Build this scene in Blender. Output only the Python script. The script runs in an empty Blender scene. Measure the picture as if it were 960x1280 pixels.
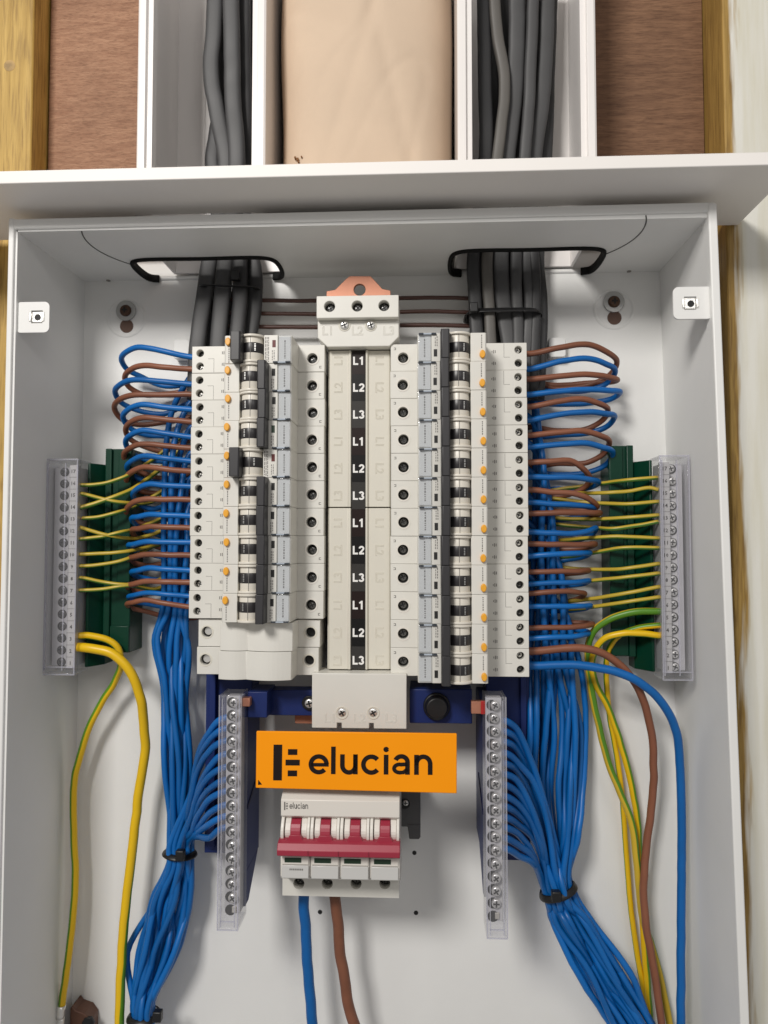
import bpy, bmesh, math, random
from mathutils import Vector, Matrix
random.seed(7)
S = 0.001                      # everything below is written in millimetres
scene = bpy.context.scene
COL = scene.collection

# ------------------------------------------------------------------ camera, world, lights, exposure
FPX, DIST = 925.0, 530.0       # focal length in pixels of a 960 px wide frame, distance to the back sheet
TH = math.atan(40 / FPX)
PSI = math.atan(45 / FPX * math.cos(TH))
FV = Vector((-math.sin(PSI) * math.cos(TH), math.cos(PSI) * math.cos(TH), math.sin(TH)))
RV = Vector((math.cos(PSI), math.sin(PSI), 0))
UV_ = RV.cross(FV)
cam_d = bpy.data.cameras.new('camera')
cam = bpy.data.objects.new('camera', cam_d)
COL.objects.link(cam)
cam_d.sensor_fit = 'HORIZONTAL'
cam_d.sensor_width = 36.0
cam_d.lens = 36.0 * FPX / 960.0
cam_d.clip_start, cam_d.clip_end = 0.01, 50
rot = Matrix((RV, UV_, -FV)).transposed().to_4x4()
cam.matrix_world = Matrix.Translation((0, -DIST * S, 0)) @ rot
cam_d.dof.use_dof = True
cam_d.dof.focus_distance = 0.462
cam_d.dof.aperture_fstop = 13.0
scene.camera = cam

world = bpy.data.worlds.new('World')
scene.world = world
world.use_nodes = True
bg = world.node_tree.nodes['Background']
bg.inputs[0].default_value = (1.0, 0.965, 0.93, 1)
bg.inputs[1].default_value = 0.27

def area(name, loc, target, size, power, color):
    d = bpy.data.lights.new(name, 'AREA')
    d.shape = 'RECTANGLE'
    d.size, d.size_y = size
    d.energy = power
    d.color = color
    o = bpy.data.objects.new(name, d)
    COL.objects.link(o)
    o.location = loc
    o.rotation_euler = (Vector(target) - Vector(loc)).to_track_quat('-Z', 'Y').to_euler()
    return o
area('ceiling_or_glint_light', (-0.52, -1.30, 0.78), (0, 0, 0), (0.32, 0.32), 17.5, (1.0, 0.965, 0.92))
area('ceiling_or_glint_light', (0.55, -1.7, 0.75), (0, 0, 0), (0.6, 0.3), 2.6, (1.0, 0.97, 0.94))  # added lamp without a known source, gives glints on screws and clear plastic

scene.view_settings.view_transform = 'Standard'
scene.view_settings.look = 'None'
scene.view_settings.gamma = 1
scene.view_settings.use_curve_mapping = False
scene.view_settings.exposure = 0.0
scene.render.engine = 'CYCLES'
scene.cycles.use_denoising = True
scene.cycles.max_bounces = 10
scene.cycles.transparent_max_bounces = 24
scene.cycles.caustics_reflective = False
scene.cycles.caustics_refractive = False

# ------------------------------------------------------------------ where a point of the place lies (mm: x right, h out from the back sheet, z up)
def ray(px, py):
    return FV + RV * ((px - 480) / FPX) - UV_ * ((py - 640) / FPX)
def P(px, py, h):
    d = ray(px, py)
    t = (DIST - h) / d.y
    return (d.x * t, h, d.z * t)
def PZ(px, py, z):
    d = ray(px, py)
    t = z / d.z
    return (d.x * t, DIST - d.y * t, z)
def V(p):
    return Vector((p[0] * S, -p[1] * S, p[2] * S))

# ------------------------------------------------------------------ materials
MATS = {}
def mat(name, color, rough=0.5, metal=0.0, spec=0.5, var=0.0, vscale=60, bump=0.0, bscale=900, coat=0.0, stretch=None, sss=0, rand=0.0):
    if name in MATS: return MATS[name]
    m = bpy.data.materials.new(name)
    m.use_nodes = True
    nt = m.node_tree
    b = nt.nodes['Principled BSDF']
    b.inputs['Base Color'].default_value = (*color, 1)
    b.inputs['Roughness'].default_value = rough
    b.inputs['Metallic'].default_value = metal
    b.inputs['Specular IOR Level'].default_value = spec
    b.inputs['Coat Weight'].default_value = coat
    if var or bump:
        tc = nt.nodes.new('ShaderNodeTexCoord')
        src = tc.outputs['Object']
        if stretch:
            mp = nt.nodes.new('ShaderNodeMapping')
            mp.inputs['Scale'].default_value = stretch
            nt.links.new(src, mp.inputs[0]); src = mp.outputs[0]
    if var:
        n = nt.nodes.new('ShaderNodeTexNoise')
        n.inputs['Scale'].default_value = vscale
        n.inputs['Detail'].default_value = 6
        nt.links.new(src, n.inputs['Vector'])
        r = nt.nodes.new('ShaderNodeValToRGB')
        r.color_ramp.elements[0].position = 0.3
        r.color_ramp.elements[1].position = 0.7
        r.color_ramp.elements[0].color = (*[c * (1 - var) for c in color], 1)
        r.color_ramp.elements[1].color = (*[min(1, c * (1 + var)) for c in color], 1)
        nt.links.new(n.outputs[0], r.inputs[0])
        nt.links.new(r.outputs[0], b.inputs['Base Color'])
        mr = nt.nodes.new('ShaderNodeMapRange')
        mr.inputs[3].default_value = max(0.02, rough - 0.07); mr.inputs[4].default_value = min(1, rough + 0.1)
        nt.links.new(n.outputs[0], mr.inputs[0])
        nt.links.new(mr.outputs[0], b.inputs['Roughness'])
    if rand:
        oi = nt.nodes.new('ShaderNodeObjectInfo'); hs = nt.nodes.new('ShaderNodeHueSaturation'); m2 = nt.nodes.new('ShaderNodeMapRange')
        m2.inputs[3].default_value = 1 - rand; m2.inputs[4].default_value = 1 + rand
        nt.links.new(oi.outputs['Random'], m2.inputs[0]); nt.links.new(m2.outputs[0], hs.inputs['Value'])
        lk = b.inputs['Base Color'].links
        if lk: nt.links.new(lk[0].from_socket, hs.inputs['Color'])
        else: hs.inputs['Color'].default_value = (*color, 1)
        nt.links.new(hs.outputs[0], b.inputs['Base Color'])
    if bump:
        n2 = nt.nodes.new('ShaderNodeTexNoise')
        n2.inputs['Scale'].default_value = bscale
        n2.inputs['Detail'].default_value = 4
        nt.links.new(src, n2.inputs['Vector'])
        bp = nt.nodes.new('ShaderNodeBump')
        bp.inputs['Strength'].default_value = bump
        bp.inputs['Distance'].default_value = 0.0004
        nt.links.new(n2.outputs[0], bp.inputs['Height'])
        nt.links.new(bp.outputs[0], b.inputs['Normal'])
    MATS[name] = m
    return m

def clear_mat(name, tint, gloss=0.10, rough=0.06, haze=0.08):
    m = bpy.data.materials.new(name); m.use_nodes = True
    nt = m.node_tree; nt.nodes.clear()
    out = nt.nodes.new('ShaderNodeOutputMaterial')
    tr = nt.nodes.new('ShaderNodeBsdfTransparent'); tr.inputs[0].default_value = (*tint, 1)
    gl = nt.nodes.new('ShaderNodeBsdfGlossy'); gl.inputs['Roughness'].default_value = rough
    df = nt.nodes.new('ShaderNodeBsdfDiffuse'); df.inputs[0].default_value = (0.75, 0.75, 0.78, 1)
    fr = nt.nodes.new('ShaderNodeFresnel'); fr.inputs[0].default_value = 1.5
    ad = nt.nodes.new('ShaderNodeMath'); ad.operation = 'ADD'; ad.inputs[1].default_value = gloss - 0.04; ad.use_clamp = True
    nt.links.new(fr.outputs[0], ad.inputs[0])
    ge = nt.nodes.new('ShaderNodeNewGeometry'); iv = nt.nodes.new('ShaderNodeMath'); iv.operation = 'SUBTRACT'; iv.inputs[0].default_value = 1
    nt.links.new(ge.outputs['Backfacing'], iv.inputs[1])
    mu = nt.nodes.new('ShaderNodeMath'); mu.operation = 'MULTIPLY'
    nt.links.new(ad.outputs[0], mu.inputs[0]); nt.links.new(iv.outputs[0], mu.inputs[1])
    ad = mu
    m1 = nt.nodes.new('ShaderNodeMixShader'); m1.inputs[0].default_value = haze
    nt.links.new(tr.outputs[0], m1.inputs[1]); nt.links.new(df.outputs[0], m1.inputs[2])
    m2 = nt.nodes.new('ShaderNodeMixShader')
    nt.links.new(ad.outputs[0], m2.inputs[0]); nt.links.new(m1.outputs[0], m2.inputs[1]); nt.links.new(gl.outputs[0], m2.inputs[2])
    nt.links.new(m2.outputs[0], out.inputs[0])
    return m

def stripe_mat(name, base, stripe, a, b_, rough=0.38):
    """insulation with one coloured stripe running along the wire (v of the UV goes round it)"""
    m = bpy.data.materials.new(name); m.use_nodes = True
    nt = m.node_tree; bs = nt.nodes['Principled BSDF']
    uv = nt.nodes.new('ShaderNodeTexCoord'); sp = nt.nodes.new('ShaderNodeSeparateXYZ')
    nt.links.new(uv.outputs['UV'], sp.inputs[0])
    r = nt.nodes.new('ShaderNodeValToRGB'); r.color_ramp.interpolation = 'LINEAR'
    e = r.color_ramp.elements
    e[0].position = 0; e[0].color = (*base, 1)
    e[1].position = 1; e[1].color = (*base, 1)
    for p, c in ((a - .015, base), (a + .015, stripe), (b_ - .015, stripe), (b_ + .015, base)):
        x = e.new(p); x.color = (*c, 1)
    nt.links.new(sp.outputs[1], r.inputs[0])
    nt.links.new(r.outputs[0], bs.inputs['Base Color'])
    bs.inputs['Roughness'].default_value = rough
    return m

def wood_mat(name, c1, c2, stretch, scale, rough=0.6, bump=0.35, paint=None):
    m = bpy.data.materials.new(name); m.use_nodes = True
    nt = m.node_tree; b = nt.nodes['Principled BSDF']
    b.inputs['Roughness'].default_value = rough
    tc = nt.nodes.new('ShaderNodeTexCoord'); mp = nt.nodes.new('ShaderNodeMapping')
    mp.inputs['Scale'].default_value = stretch
    nt.links.new(tc.outputs['Object'], mp.inputs[0])
    n = nt.nodes.new('ShaderNodeTexNoise'); n.inputs['Scale'].default_value = scale; n.inputs['Detail'].default_value = 9; n.inputs['Roughness'].default_value = 0.68
    n.inputs['Distortion'].default_value = 0.6
    nt.links.new(mp.outputs[0], n.inputs['Vector'])
    r = nt.nodes.new('ShaderNodeValToRGB')
    r.color_ramp.elements[0].position = 0.34; r.color_ramp.elements[1].position = 0.66
    r.color_ramp.elements[0].color = (*c1, 1); r.color_ramp.elements[1].color = (*c2, 1)
    nt.links.new(n.outputs[0], r.inputs[0])
    col = r.outputs[0]
    big = nt.nodes.new('ShaderNodeTexNoise'); big.inputs['Scale'].default_value = 14; big.inputs['Detail'].default_value = 3
    nt.links.new(tc.outputs['Object'], big.inputs['Vector'])
    mx = nt.nodes.new('ShaderNodeMix'); mx.data_type = 'RGBA'; mx.blend_type = 'MULTIPLY'
    rr = nt.nodes.new('ShaderNodeValToRGB'); rr.color_ramp.elements[0].position = .35; rr.color_ramp.elements[1].position = .7
    rr.color_ramp.elements[0].color = (.78, .76, .74, 1); rr.color_ramp.elements[1].color = (1, 1, 1, 1)
    nt.links.new(big.outputs[0], rr.inputs[0])
    mx.inputs[0].default_value = 1
    nt.links.new(col, mx.inputs[6]); nt.links.new(rr.outputs[0], mx.inputs[7])
    col = mx.outputs[2]
    fn = nt.nodes.new('ShaderNodeTexNoise'); fn.inputs['Scale'].default_value = scale * 4.2; fn.inputs['Detail'].default_value = 5
    nt.links.new(mp.outputs[0], fn.inputs['Vector'])
    fr_ = nt.nodes.new('ShaderNodeValToRGB'); fr_.color_ramp.elements[0].position = .36; fr_.color_ramp.elements[1].position = .52
    fr_.color_ramp.elements[0].color = (.60, .55, .50, 1); fr_.color_ramp.elements[1].color = (1, 1, 1, 1)
    nt.links.new(fn.outputs[0], fr_.inputs[0])
    mf = nt.nodes.new('ShaderNodeMix'); mf.data_type = 'RGBA'; mf.blend_type = 'MULTIPLY'; mf.inputs[0].default_value = .75
    nt.links.new(col, mf.inputs[6]); nt.links.new(fr_.outputs[0], mf.inputs[7]); col = mf.outputs[2]
    if paint:
        pc, axis, edge, width = paint            # brushed on paint with a ragged edge along one axis of the object
        sp = nt.nodes.new('ShaderNodeSeparateXYZ'); nt.links.new(tc.outputs['Object'], sp.inputs[0])
        br = nt.nodes.new('ShaderNodeTexNoise'); br.inputs['Scale'].default_value = 60; br.inputs['Detail'].default_value = 7
        mp2 = nt.nodes.new('ShaderNodeMapping'); mp2.inputs['Scale'].default_value = (3.0, 1, .22)
        nt.links.new(tc.outputs['Object'], mp2.inputs[0]); nt.links.new(mp2.outputs[0], br.inputs['Vector'])
        ma = nt.nodes.new('ShaderNodeMath'); ma.operation = 'MULTIPLY_ADD'; ma.inputs[1].default_value = width * 2.2; 
        nt.links.new(br.outputs[0], ma.inputs[0])
        nt.links.new(sp.outputs[axis], ma.inputs[2])
        mr = nt.nodes.new('ShaderNodeMapRange'); mr.inputs[1].default_value = edge + width; mr.inputs[2].default_value = edge + width * 1.5
        nt.links.new(ma.outputs[0], mr.inputs[0])
        mx2 = nt.nodes.new('ShaderNodeMix'); mx2.data_type = 'RGBA'
        pr = nt.nodes.new('ShaderNodeValToRGB'); pr.color_ramp.elements[0].position = .3; pr.color_ramp.elements[1].position = .62
        pr.color_ramp.elements[0].color = (pc[0] * .90, pc[1] * .88, pc[2] * .80, 1); pr.color_ramp.elements[1].color = (*pc, 1)
        nt.links.new(br.outputs[0], pr.inputs[0])
        nt.links.new(mr.outputs[0], mx2.inputs[0]); nt.links.new(col, mx2.inputs[6]); nt.links.new(pr.outputs[0], mx2.inputs[7])
        col = mx2.outputs[2]
    nt.links.new(col, b.inputs['Base Color'])
    bp = nt.nodes.new('ShaderNodeBump'); bp.inputs['Strength'].default_value = bump; bp.inputs['Distance'].default_value = 0.0006
    nt.links.new(n.outputs[0], bp.inputs['Height']); nt.links.new(bp.outputs[0], b.inputs['Normal'])
    return m

M_STEEL = mat('white_powder_coat', (0.81, 0.81, 0.795), 0.42, var=0.03, vscale=17, bump=0.10, bscale=1100)
M_SHELF = mat('white_board', (0.86, 0.83, 0.80), 0.5, var=0.02, vscale=12, bump=0.05, bscale=500)
M_PVC = mat('white_pvc', (0.84, 0.81, 0.79), 0.32, var=0.015, vscale=14)
M_BEIGE = mat('warm_white_plastic', (0.72, 0.705, 0.655), 0.36, var=0.02, vscale=40, bump=0.06, bscale=2500, rand=.03)
M_BEIGE2 = mat('cover_plastic', (0.68, 0.65, 0.57), 0.48, var=0.02, vscale=30, bump=0.08, bscale=2200)
M_WHITE = mat('switch_white_plastic', (0.74, 0.71, 0.655), 0.38, var=0.01, vscale=40)
M_DRUM = mat('ivory_plastic', (0.74, 0.70, 0.62), 0.35)
M_DARK = mat('charcoal_plastic', (0.032, 0.031, 0.034), 0.42, bump=0.05, bscale=2500)
M_BAND = mat('dark_band', (0.028, 0.026, 0.028), 0.35)
M_HOLE = mat('bore_black', (0.012, 0.012, 0.012), 0.6)
M_BLACK = mat('black_nylon', (0.008, 0.008, 0.009), 0.42)
M_ORANGE_BTN = mat('orange_button', (0.85, 0.40, 0.035), 0.35)
M_LABEL = mat('orange_label', (1.0, 0.33, 0.0), 0.5, spec=0.25, var=0.015, vscale=40)
M_INK = mat('black_ink', (0.012, 0.007, 0.006), 0.6, spec=0.2)
M_PRINT = mat('grey_print', (0.17, 0.16, 0.15), 0.6)
M_PAPER = mat('label_paper', (0.80, 0.80, 0.785), 0.6)
M_WTEXT = mat('white_print', (0.86, 0.85, 0.83), 0.55)
M_SCREW = mat('zinc_screw', (0.86, 0.85, 0.82), 0.30, metal=0.75, bump=0.15, bscale=1800)
M_DULL = mat('shaded_screw_steel', (0.19, 0.19, 0.19), 0.28, metal=0.9)  # steel colour darkened to hold the shade deep in the bores
M_RUST = mat('brown_screw', (0.10, 0.055, 0.035), 0.45, metal=0.5)
M_WASHER = mat('steel_washer', (0.45, 0.45, 0.44), 0.35, metal=0.6)
M_COPPER = mat('copper', (0.50, 0.225, 0.145), 0.45, metal=0.5, var=0.12, vscale=70, bump=0.1, bscale=500)
M_BRASS = mat('tinned_brass', (0.72, 0.69, 0.61), 0.42, metal=0.55)
M_STRIP = mat('pale_terminal_strip', (0.60, 0.59, 0.60), 0.35, spec=.6, var=.06, vscale=90)
M_GREEN = mat('green_plastic', (0.0015, 0.036, 0.019), 0.32, spec=0.3, var=0.08, vscale=40)
M_NAVY = mat('navy_plastic', (0.010, 0.024, 0.125), 0.42, spec=0.35, var=0.06, vscale=40)
M_RED = mat('red_toggle', (0.34, 0.028, 0.055), 0.4, bump=0.06, bscale=2000)
M_REDFLAG = mat('red_flag', (0.11, 0.008, 0.008), 0.5)
M_GREENFLAG = mat('green_flag', (0.010, 0.035, 0.016), 0.5)
M_TAG_B = mat('brown_tag', (0.017, 0.009, 0.008), 0.28, spec=.35)
M_TAG_K = mat('black_tag', (0.008, 0.0075, 0.0075), 0.28, spec=.35)
M_TAG_G = mat('grey_tag', (0.040, 0.038, 0.036), 0.28, spec=.35)
M_CLEAR = clear_mat('clear_cover', (0.975, 0.975, 0.985), gloss=0.05, rough=0.07, haze=0.05)
M_EDGE = clear_mat('clear_edge', (0.86, 0.86, 0.93), gloss=0.10, rough=0.1, haze=0.28)
M_CLEARB = clear_mat('bluish_clear_clip', (0.945, 0.955, 0.965), gloss=0.09, rough=0.09, haze=0.06)
M_WBLUE = mat('blue_insulation', (0.002, 0.122, 0.41), 0.38, spec=0.45, var=0.09, vscale=45, bump=.05, bscale=300, rand=.13)
M_WBROWN = mat('brown_insulation', (0.225, 0.082, 0.043), 0.42, var=0.08, vscale=45, bump=.05, bscale=300, rand=.14)
M_WDARKBROWN = mat('dark_brown_insulation', (0.075, 0.030, 0.022), 0.42)
M_GREY = mat('grey_sheath', (0.062, 0.062, 0.064), 0.5, var=0.07, vscale=30, bump=0.06, bscale=600)  # these grey sheath bases are lowered to carry the shade inside the box
M_GREYDK = mat('dark_grey_sheath', (0.033, 0.033, 0.035), 0.5, var=0.07, vscale=30, bump=0.06, bscale=600)
M_GREYWM = mat('warm_grey_sheath', (0.105, 0.098, 0.089), 0.5, var=0.07, vscale=30, bump=0.06, bscale=600)
M_GREYBLK = mat('grey_block', (0.085, 0.085, 0.088), 0.5)
M_KRAFT = mat('kraft_paper', (0.63, 0.49, 0.365), 0.85, var=0.05, vscale=18, bump=0.25, bscale=260)
M_EARTH = stripe_mat('shaded_earth_insulation', (0.52, 0.37, 0.035), (0.07, 0.19, 0.03), 0.60, 0.80)  # olive base: shade over the thin wires is put into the colour
M_EARTHB = stripe_mat('bright_earth_insulation', (0.80, 0.50, 0.006), (0.10, 0.26, 0.012), 0.53, 0.75)
M_EARTHG = stripe_mat('green_earth_insulation', (0.62, 0.42, 0.03), (0.085, 0.24, 0.015), 0.40, 0.86)
M_PLY = wood_mat('plywood', (0.29, 0.138, 0.074), (0.45, 0.25, 0.148), (1.6, 1, 12), 40, 0.7, bump=.2)
M_PLYD = wood_mat('dark_plywood', (0.165, 0.080, 0.041), (0.275, 0.147, 0.080), (1.0, 1, 10), 36, 0.7, bump=.2)
M_YELLOW = wood_mat('stained_pine', (0.34, 0.19, 0.035), (0.56, 0.35, 0.095), (14, 14, 0.8), 12, 0.6)

# ------------------------------------------------------------------ mesh building
OFF = {}
class MB:
    def __init__(self): self.v, self.f, self.uv, self.sm = [], [], {}, set()
    def add(self, vs, fs, smooth=False):
        n = len(self.v); self.v += [tuple(p) for p in vs]
        for f in fs:
            if smooth: self.sm.add(len(self.f))
            self.f.append([i + n for i in f])
        return n
    def hexa(self, p):             # p: 4 points at the back, then the 4 facing them
        self.add(p, [(0, 1, 2, 3), (7, 6, 5, 4), (0, 4, 5, 1), (1, 5, 6, 2), (2, 6, 7, 3), (3, 7, 4, 0)]); return self
    def box(self, x0, x1, h0, h1, z0, z1):
        return self.hexa([(x0, h0, z0), (x1, h0, z0), (x1, h0, z1), (x0, h0, z1), (x0, h1, z0), (x1, h1, z0), (x1, h1, z1), (x0, h1, z1)])
    def prism(self, poly, axis, a, b, smooth=False):
        """poly: 2-D points; axis 'z': (x,h), 'h': (x,z), 'x': (h,z)"""
        def q(p, w): return (p[0], p[1], w) if axis == 'z' else ((p[0], w, p[1]) if axis == 'h' else (w, p[0], p[1]))
        n = len(poly)
        vs = [q(p, a) for p in poly] + [q(p, b) for p in poly]
        self.add(vs, [list(range(n))[::-1], list(range(n, 2 * n))])
        k = len(self.v) - 2 * n
        for i in range(n):
            if smooth: self.sm.add(len(self.f))
            self.f.append([k + i, k + (i + 1) % n, k + n + (i + 1) % n, k + n + i])
        return self
    def cyl(self, c, axis, r, a, b, n=18, r2=None):
        r2 = r if r2 is None else r2
        vs = []
        for w, rr in ((a, r), (b, r2)):
            for i in range(n):
                t = 2 * math.pi * i / n
                u, v = rr * math.cos(t), rr * math.sin(t)
                vs.append((c[0] + u, c[1] + v, w) if axis == 'z' else ((c[0] + u, w, c[1] + v) if axis == 'h' else (w, c[0] + u, c[1] + v)))
        k = self.add(vs, [list(range(n))[::-1], list(range(n, 2 * n))])
        for i in range(n):
            self.sm.add(len(self.f)); self.f.append([k + i, k + (i + 1) % n, k + n + (i + 1) % n, k + n + i])
        return self
    def tube(self, pts, ra, rb=None, n=10, sub=8, ref=(0, 1, 0), closed=False, raw=False, twist=0.0, roll=0.0, pw=1.0):
        rb = rb or ra
        p = [Vector(q) for q in pts]
        if not raw: p = smooth_path(p, sub, closed)
        m = len(p)
        T = []
        for i in range(m):
            a, b = (p[(i - 1) % m], p[(i + 1) % m]) if closed else (p[max(i - 1, 0)], p[min(i + 1, m - 1)])
            t = b - a; T.append(t.normalized() if t.length > 1e-9 else Vector((0, 0, 1)))
        nrm = Vector(ref) - T[0] * Vector(ref).dot(T[0])
        if nrm.length < 1e-3: nrm = T[0].orthogonal()
        nrm.normalize()
        k = len(self.v); uvs = []
        L = 0.0
        for i in range(m):
            if i:
                L += (p[i] - p[i - 1]).length
                ax = T[i - 1].cross(T[i])
                if ax.length > 1e-8:
                    nrm = Matrix.Rotation(T[i - 1].angle(T[i]), 3, ax.normalized()) @ nrm
                nrm = (nrm - T[i] * nrm.dot(T[i])).normalized()
            bi = T[i].cross(nrm)
            for j in range(n):
                t = 2 * math.pi * j / n + roll + twist * i / m
                ct, st_ = math.cos(t), math.sin(t)
                if pw != 1: ct, st_ = math.copysign(abs(ct) ** pw, ct), math.copysign(abs(st_) ** pw, st_)
                self.v.append(tuple(p[i] + nrm * (ra * ct) + bi * (rb * st_)))
            uvs.append(L / 10)
        rows = m if closed else m - 1
        for i in range(rows):
            i2 = (i + 1) % m
            for j in range(n):
                j2 = (j + 1) % n
                fi = len(self.f); self.sm.add(fi)
                self.f.append([k + i * n + j, k + i * n + j2, k + i2 * n + j2, k + i2 * n + j])
                self.uv[fi] = [(uvs[i], j / n), (uvs[i], (j + 1) / n), (uvs[i2], (j + 1) / n), (uvs[i2], j / n)]
        if not closed:
            self.f.append([k + j for j in range(n)][::-1]); self.f.append([k + (m - 1) * n + j for j in range(n)])
        return self
    def plate(self, outer, holes, axis, a, b):
        """a plate with holes: outline and holes are 2-D loops, a and b its two faces"""
        bm = bmesh.new(); loops = []
        for lp in [outer] + holes:
            vs = [bm.verts.new((p[0], p[1], 0)) for p in lp]
            loops.append([bm.edges.new((vs[i], vs[(i + 1) % len(vs)])) for i in range(len(vs))])
        r = bmesh.ops.triangle_fill(bm, use_beauty=True, use_dissolve=False, edges=[e for l in loops for e in l])
        bm.normal_update()
        bm.verts.index_update()
        pts = [v.co.copy() for v in bm.verts]; tris = [[v.index for v in f.verts] for f in bm.faces]
        bm.free()
        def q(p, w): return (p[0], p[1], w) if axis == 'z' else ((p[0], w, p[1]) if axis == 'h' else (w, p[0], p[1]))
        n = len(pts)
        self.add([q(p, a) for p in pts] + [q(p, b) for p in pts], [t[::-1] for t in tris] + [[i + n for i in t] for t in tris])
        k = len(self.v) - 2 * n; s = 0
        for li, lp in enumerate([outer] + holes):
            c = len(lp)
            for i in range(c):
                u, w = s + i, s + (i + 1) % c
                if li: self.sm.add(len(self.f))
                self.f.append([k + u, k + w, k + n + w, k + n + u])
            s += c
        return self
    def build(self, name, m, parent=None, bev=0.0, seg=2, origin=None, smooth_all=False, angle=35):
        off = OFF.get(parent.name, Vector((0, 0, 0))) if parent else Vector(origin or (0, 0, 0))
        bm = bmesh.new()
        vs = [bm.verts.new(V((p[0] - off[0], p[1] - off[1], p[2] - off[2]))) for p in self.v]
        uvl = bm.loops.layers.uv.new('uv') if self.uv else None
        for i, f in enumerate(self.f):
            try: fc = bm.faces.new([vs[j] for j in f])
            except ValueError: continue
            fc.smooth = smooth_all or i in self.sm
            if uvl and i in self.uv:
                for l, u in zip(fc.loops, self.uv[i]): l[uvl].uv = u
        bmesh.ops.recalc_face_normals(bm, faces=bm.faces)
        if bev:
            bm.normal_update()
            es = [e for e in bm.edges if len(e.link_faces) == 2 and e.calc_face_angle(0) > math.radians(angle)]
            if es:
                r = bmesh.ops.bevel(bm, geom=es, offset=bev * S, offset_type='OFFSET', segments=seg, profile=0.5, affect='EDGES', clamp_overlap=True)
                for fc in r['faces']: fc.smooth = True
        me = bpy.data.meshes.new(name); bm.to_mesh(me); bm.free()
        me.materials.append(m)
        o = bpy.data.objects.new(name, me); COL.objects.link(o)
        if parent: o.parent = parent; OFF[o.name] = off
        else:
            o.location = V(off); OFF[o.name] = off
        return o

def smooth_path(p, sub, closed=False):
    out = []; m = len(p)
    if m == 2: return [p[0].lerp(p[1], i / sub) for i in range(sub + 1)]
    segs = m if closed else m - 1
    for i in range(segs):
        if closed: a, b, c, d = p[(i - 1) % m], p[i], p[(i + 1) % m], p[(i + 2) % m]
        else:
            b, c = p[i], p[i + 1]
            a = p[i - 1] if i else b * 2 - c
            d = p[i + 2] if i + 2 < m else c * 2 - b
        # centripetal Catmull-Rom: no overshoot where points crowd
        t0 = 0.0; t1 = t0 + max((b - a).length, 1e-4) ** .5; t2 = t1 + max((c - b).length, 1e-4) ** .5; t3 = t2 + max((d - c).length, 1e-4) ** .5
        for k in range(sub):
            t = t1 + (t2 - t1) * k / sub
            A1 = a * ((t1 - t) / (t1 - t0)) + b * ((t - t0) / (t1 - t0))
            A2 = b * ((t2 - t) / (t2 - t1)) + c * ((t - t1) / (t2 - t1))
            A3 = c * ((t3 - t) / (t3 - t2)) + d * ((t - t2) / (t3 - t2))
            B1 = A1 * ((t2 - t) / (t2 - t0)) + A2 * ((t - t0) / (t2 - t0))
            B2 = A2 * ((t3 - t) / (t3 - t1)) + A3 * ((t - t1) / (t3 - t1))
            out.append(B1 * ((t2 - t) / (t2 - t1)) + B2 * ((t - t1) / (t2 - t1)))
    if not closed: out.append(p[-1])
    return out

def tag(o, label, cat, group=None):
    o['label'] = label; o['category'] = cat
    if group: o['group'] = group
    return o
def thing(name, label, cat, at, group=None):
    o = bpy.data.objects.new(name, None); COL.objects.link(o)
    o.empty_display_size = 0.01
    o.location = V(at); OFF[o.name] = Vector(at)
    return tag(o, label, cat, group)
def circle(cx, cy, r, n=20):
    return [(cx + r * math.cos(2 * math.pi * i / n), cy + r * math.sin(2 * math.pi * i / n)) for i in range(n)]
def rounded(x0, x1, y0, y1, r, n=6):
    out = []
    for cx, cy, a in ((x1 - r, y1 - r, 0), (x0 + r, y1 - r, 90), (x0 + r, y0 + r, 180), (x1 - r, y0 + r, 270)):
        for i in range(n + 1):
            t = math.radians(a + 90 * i / n); out.append((cx + r * math.cos(t), cy + r * math.sin(t)))
    return out
def dup(root, at, rot=0.0):
    r = root.copy(); COL.objects.link(r); r.location = V(at); r.rotation_euler = (0, rot, 0)
    for ch in list(root.children):
        c = ch.copy(); COL.objects.link(c); c.parent = r
        for g in list(ch.children):
            d = g.copy(); COL.objects.link(d); d.parent = c
    return r
ORD = ['topmost', 'second from the top', 'third from the top', 'fourth from the top', 'fifth from the top', 'sixth from the top', 'seventh from the top',
       'eighth from the top', 'ninth from the top', 'tenth from the top', 'eleventh from the top', 'bottom']
NTH = ['first', 'second', 'third', 'fourth', 'fifth', 'sixth', 'seventh', 'eighth', 'ninth', 'tenth', 'eleventh', 'twelfth', 'thirteenth']

TXT = {}
def text_into(mb, body, size, place, depth=0.15, bold=0.0, outline=0.0, res=3):
    """built-in font lettering as geometry; place maps (u,v,w) of the lettering, centred, to a point in mm"""
    key = (body, bold, outline, res)
    if key not in TXT:
        cu = bpy.data.curves.new('lettering', 'FONT'); cu.body = body; cu.size = 1; cu.align_x = 'CENTER'; cu.resolution_u = res
        cu.offset = bold
        if outline: cu.fill_mode = 'NONE'; cu.bevel_depth = outline; cu.bevel_resolution = 0
        else: cu.extrude = 0.02
        ob = bpy.data.objects.new('lettering', cu)
        me = bpy.data.meshes.new_from_object(ob)
        vs = [v.co.copy() for v in me.vertices]; fs = [list(p.vertices) for p in me.polygons]
        bpy.data.objects.remove(ob); bpy.data.curves.remove(cu); bpy.data.meshes.remove(me)
        ys = [v.y for v in vs]; xs = [v.x for v in vs]
        my, mx = (max(ys) + min(ys)) / 2, (max(xs) + min(xs)) / 2
        TXT[key] = ([(v.x - mx, v.y - my, v.z) for v in vs], fs)
    vs, fs = TXT[key]
    mb.add([place(x * size, y * size, (z * size if outline else (depth if z > 0 else -0.05))) for x, y, z in vs], fs)

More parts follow.
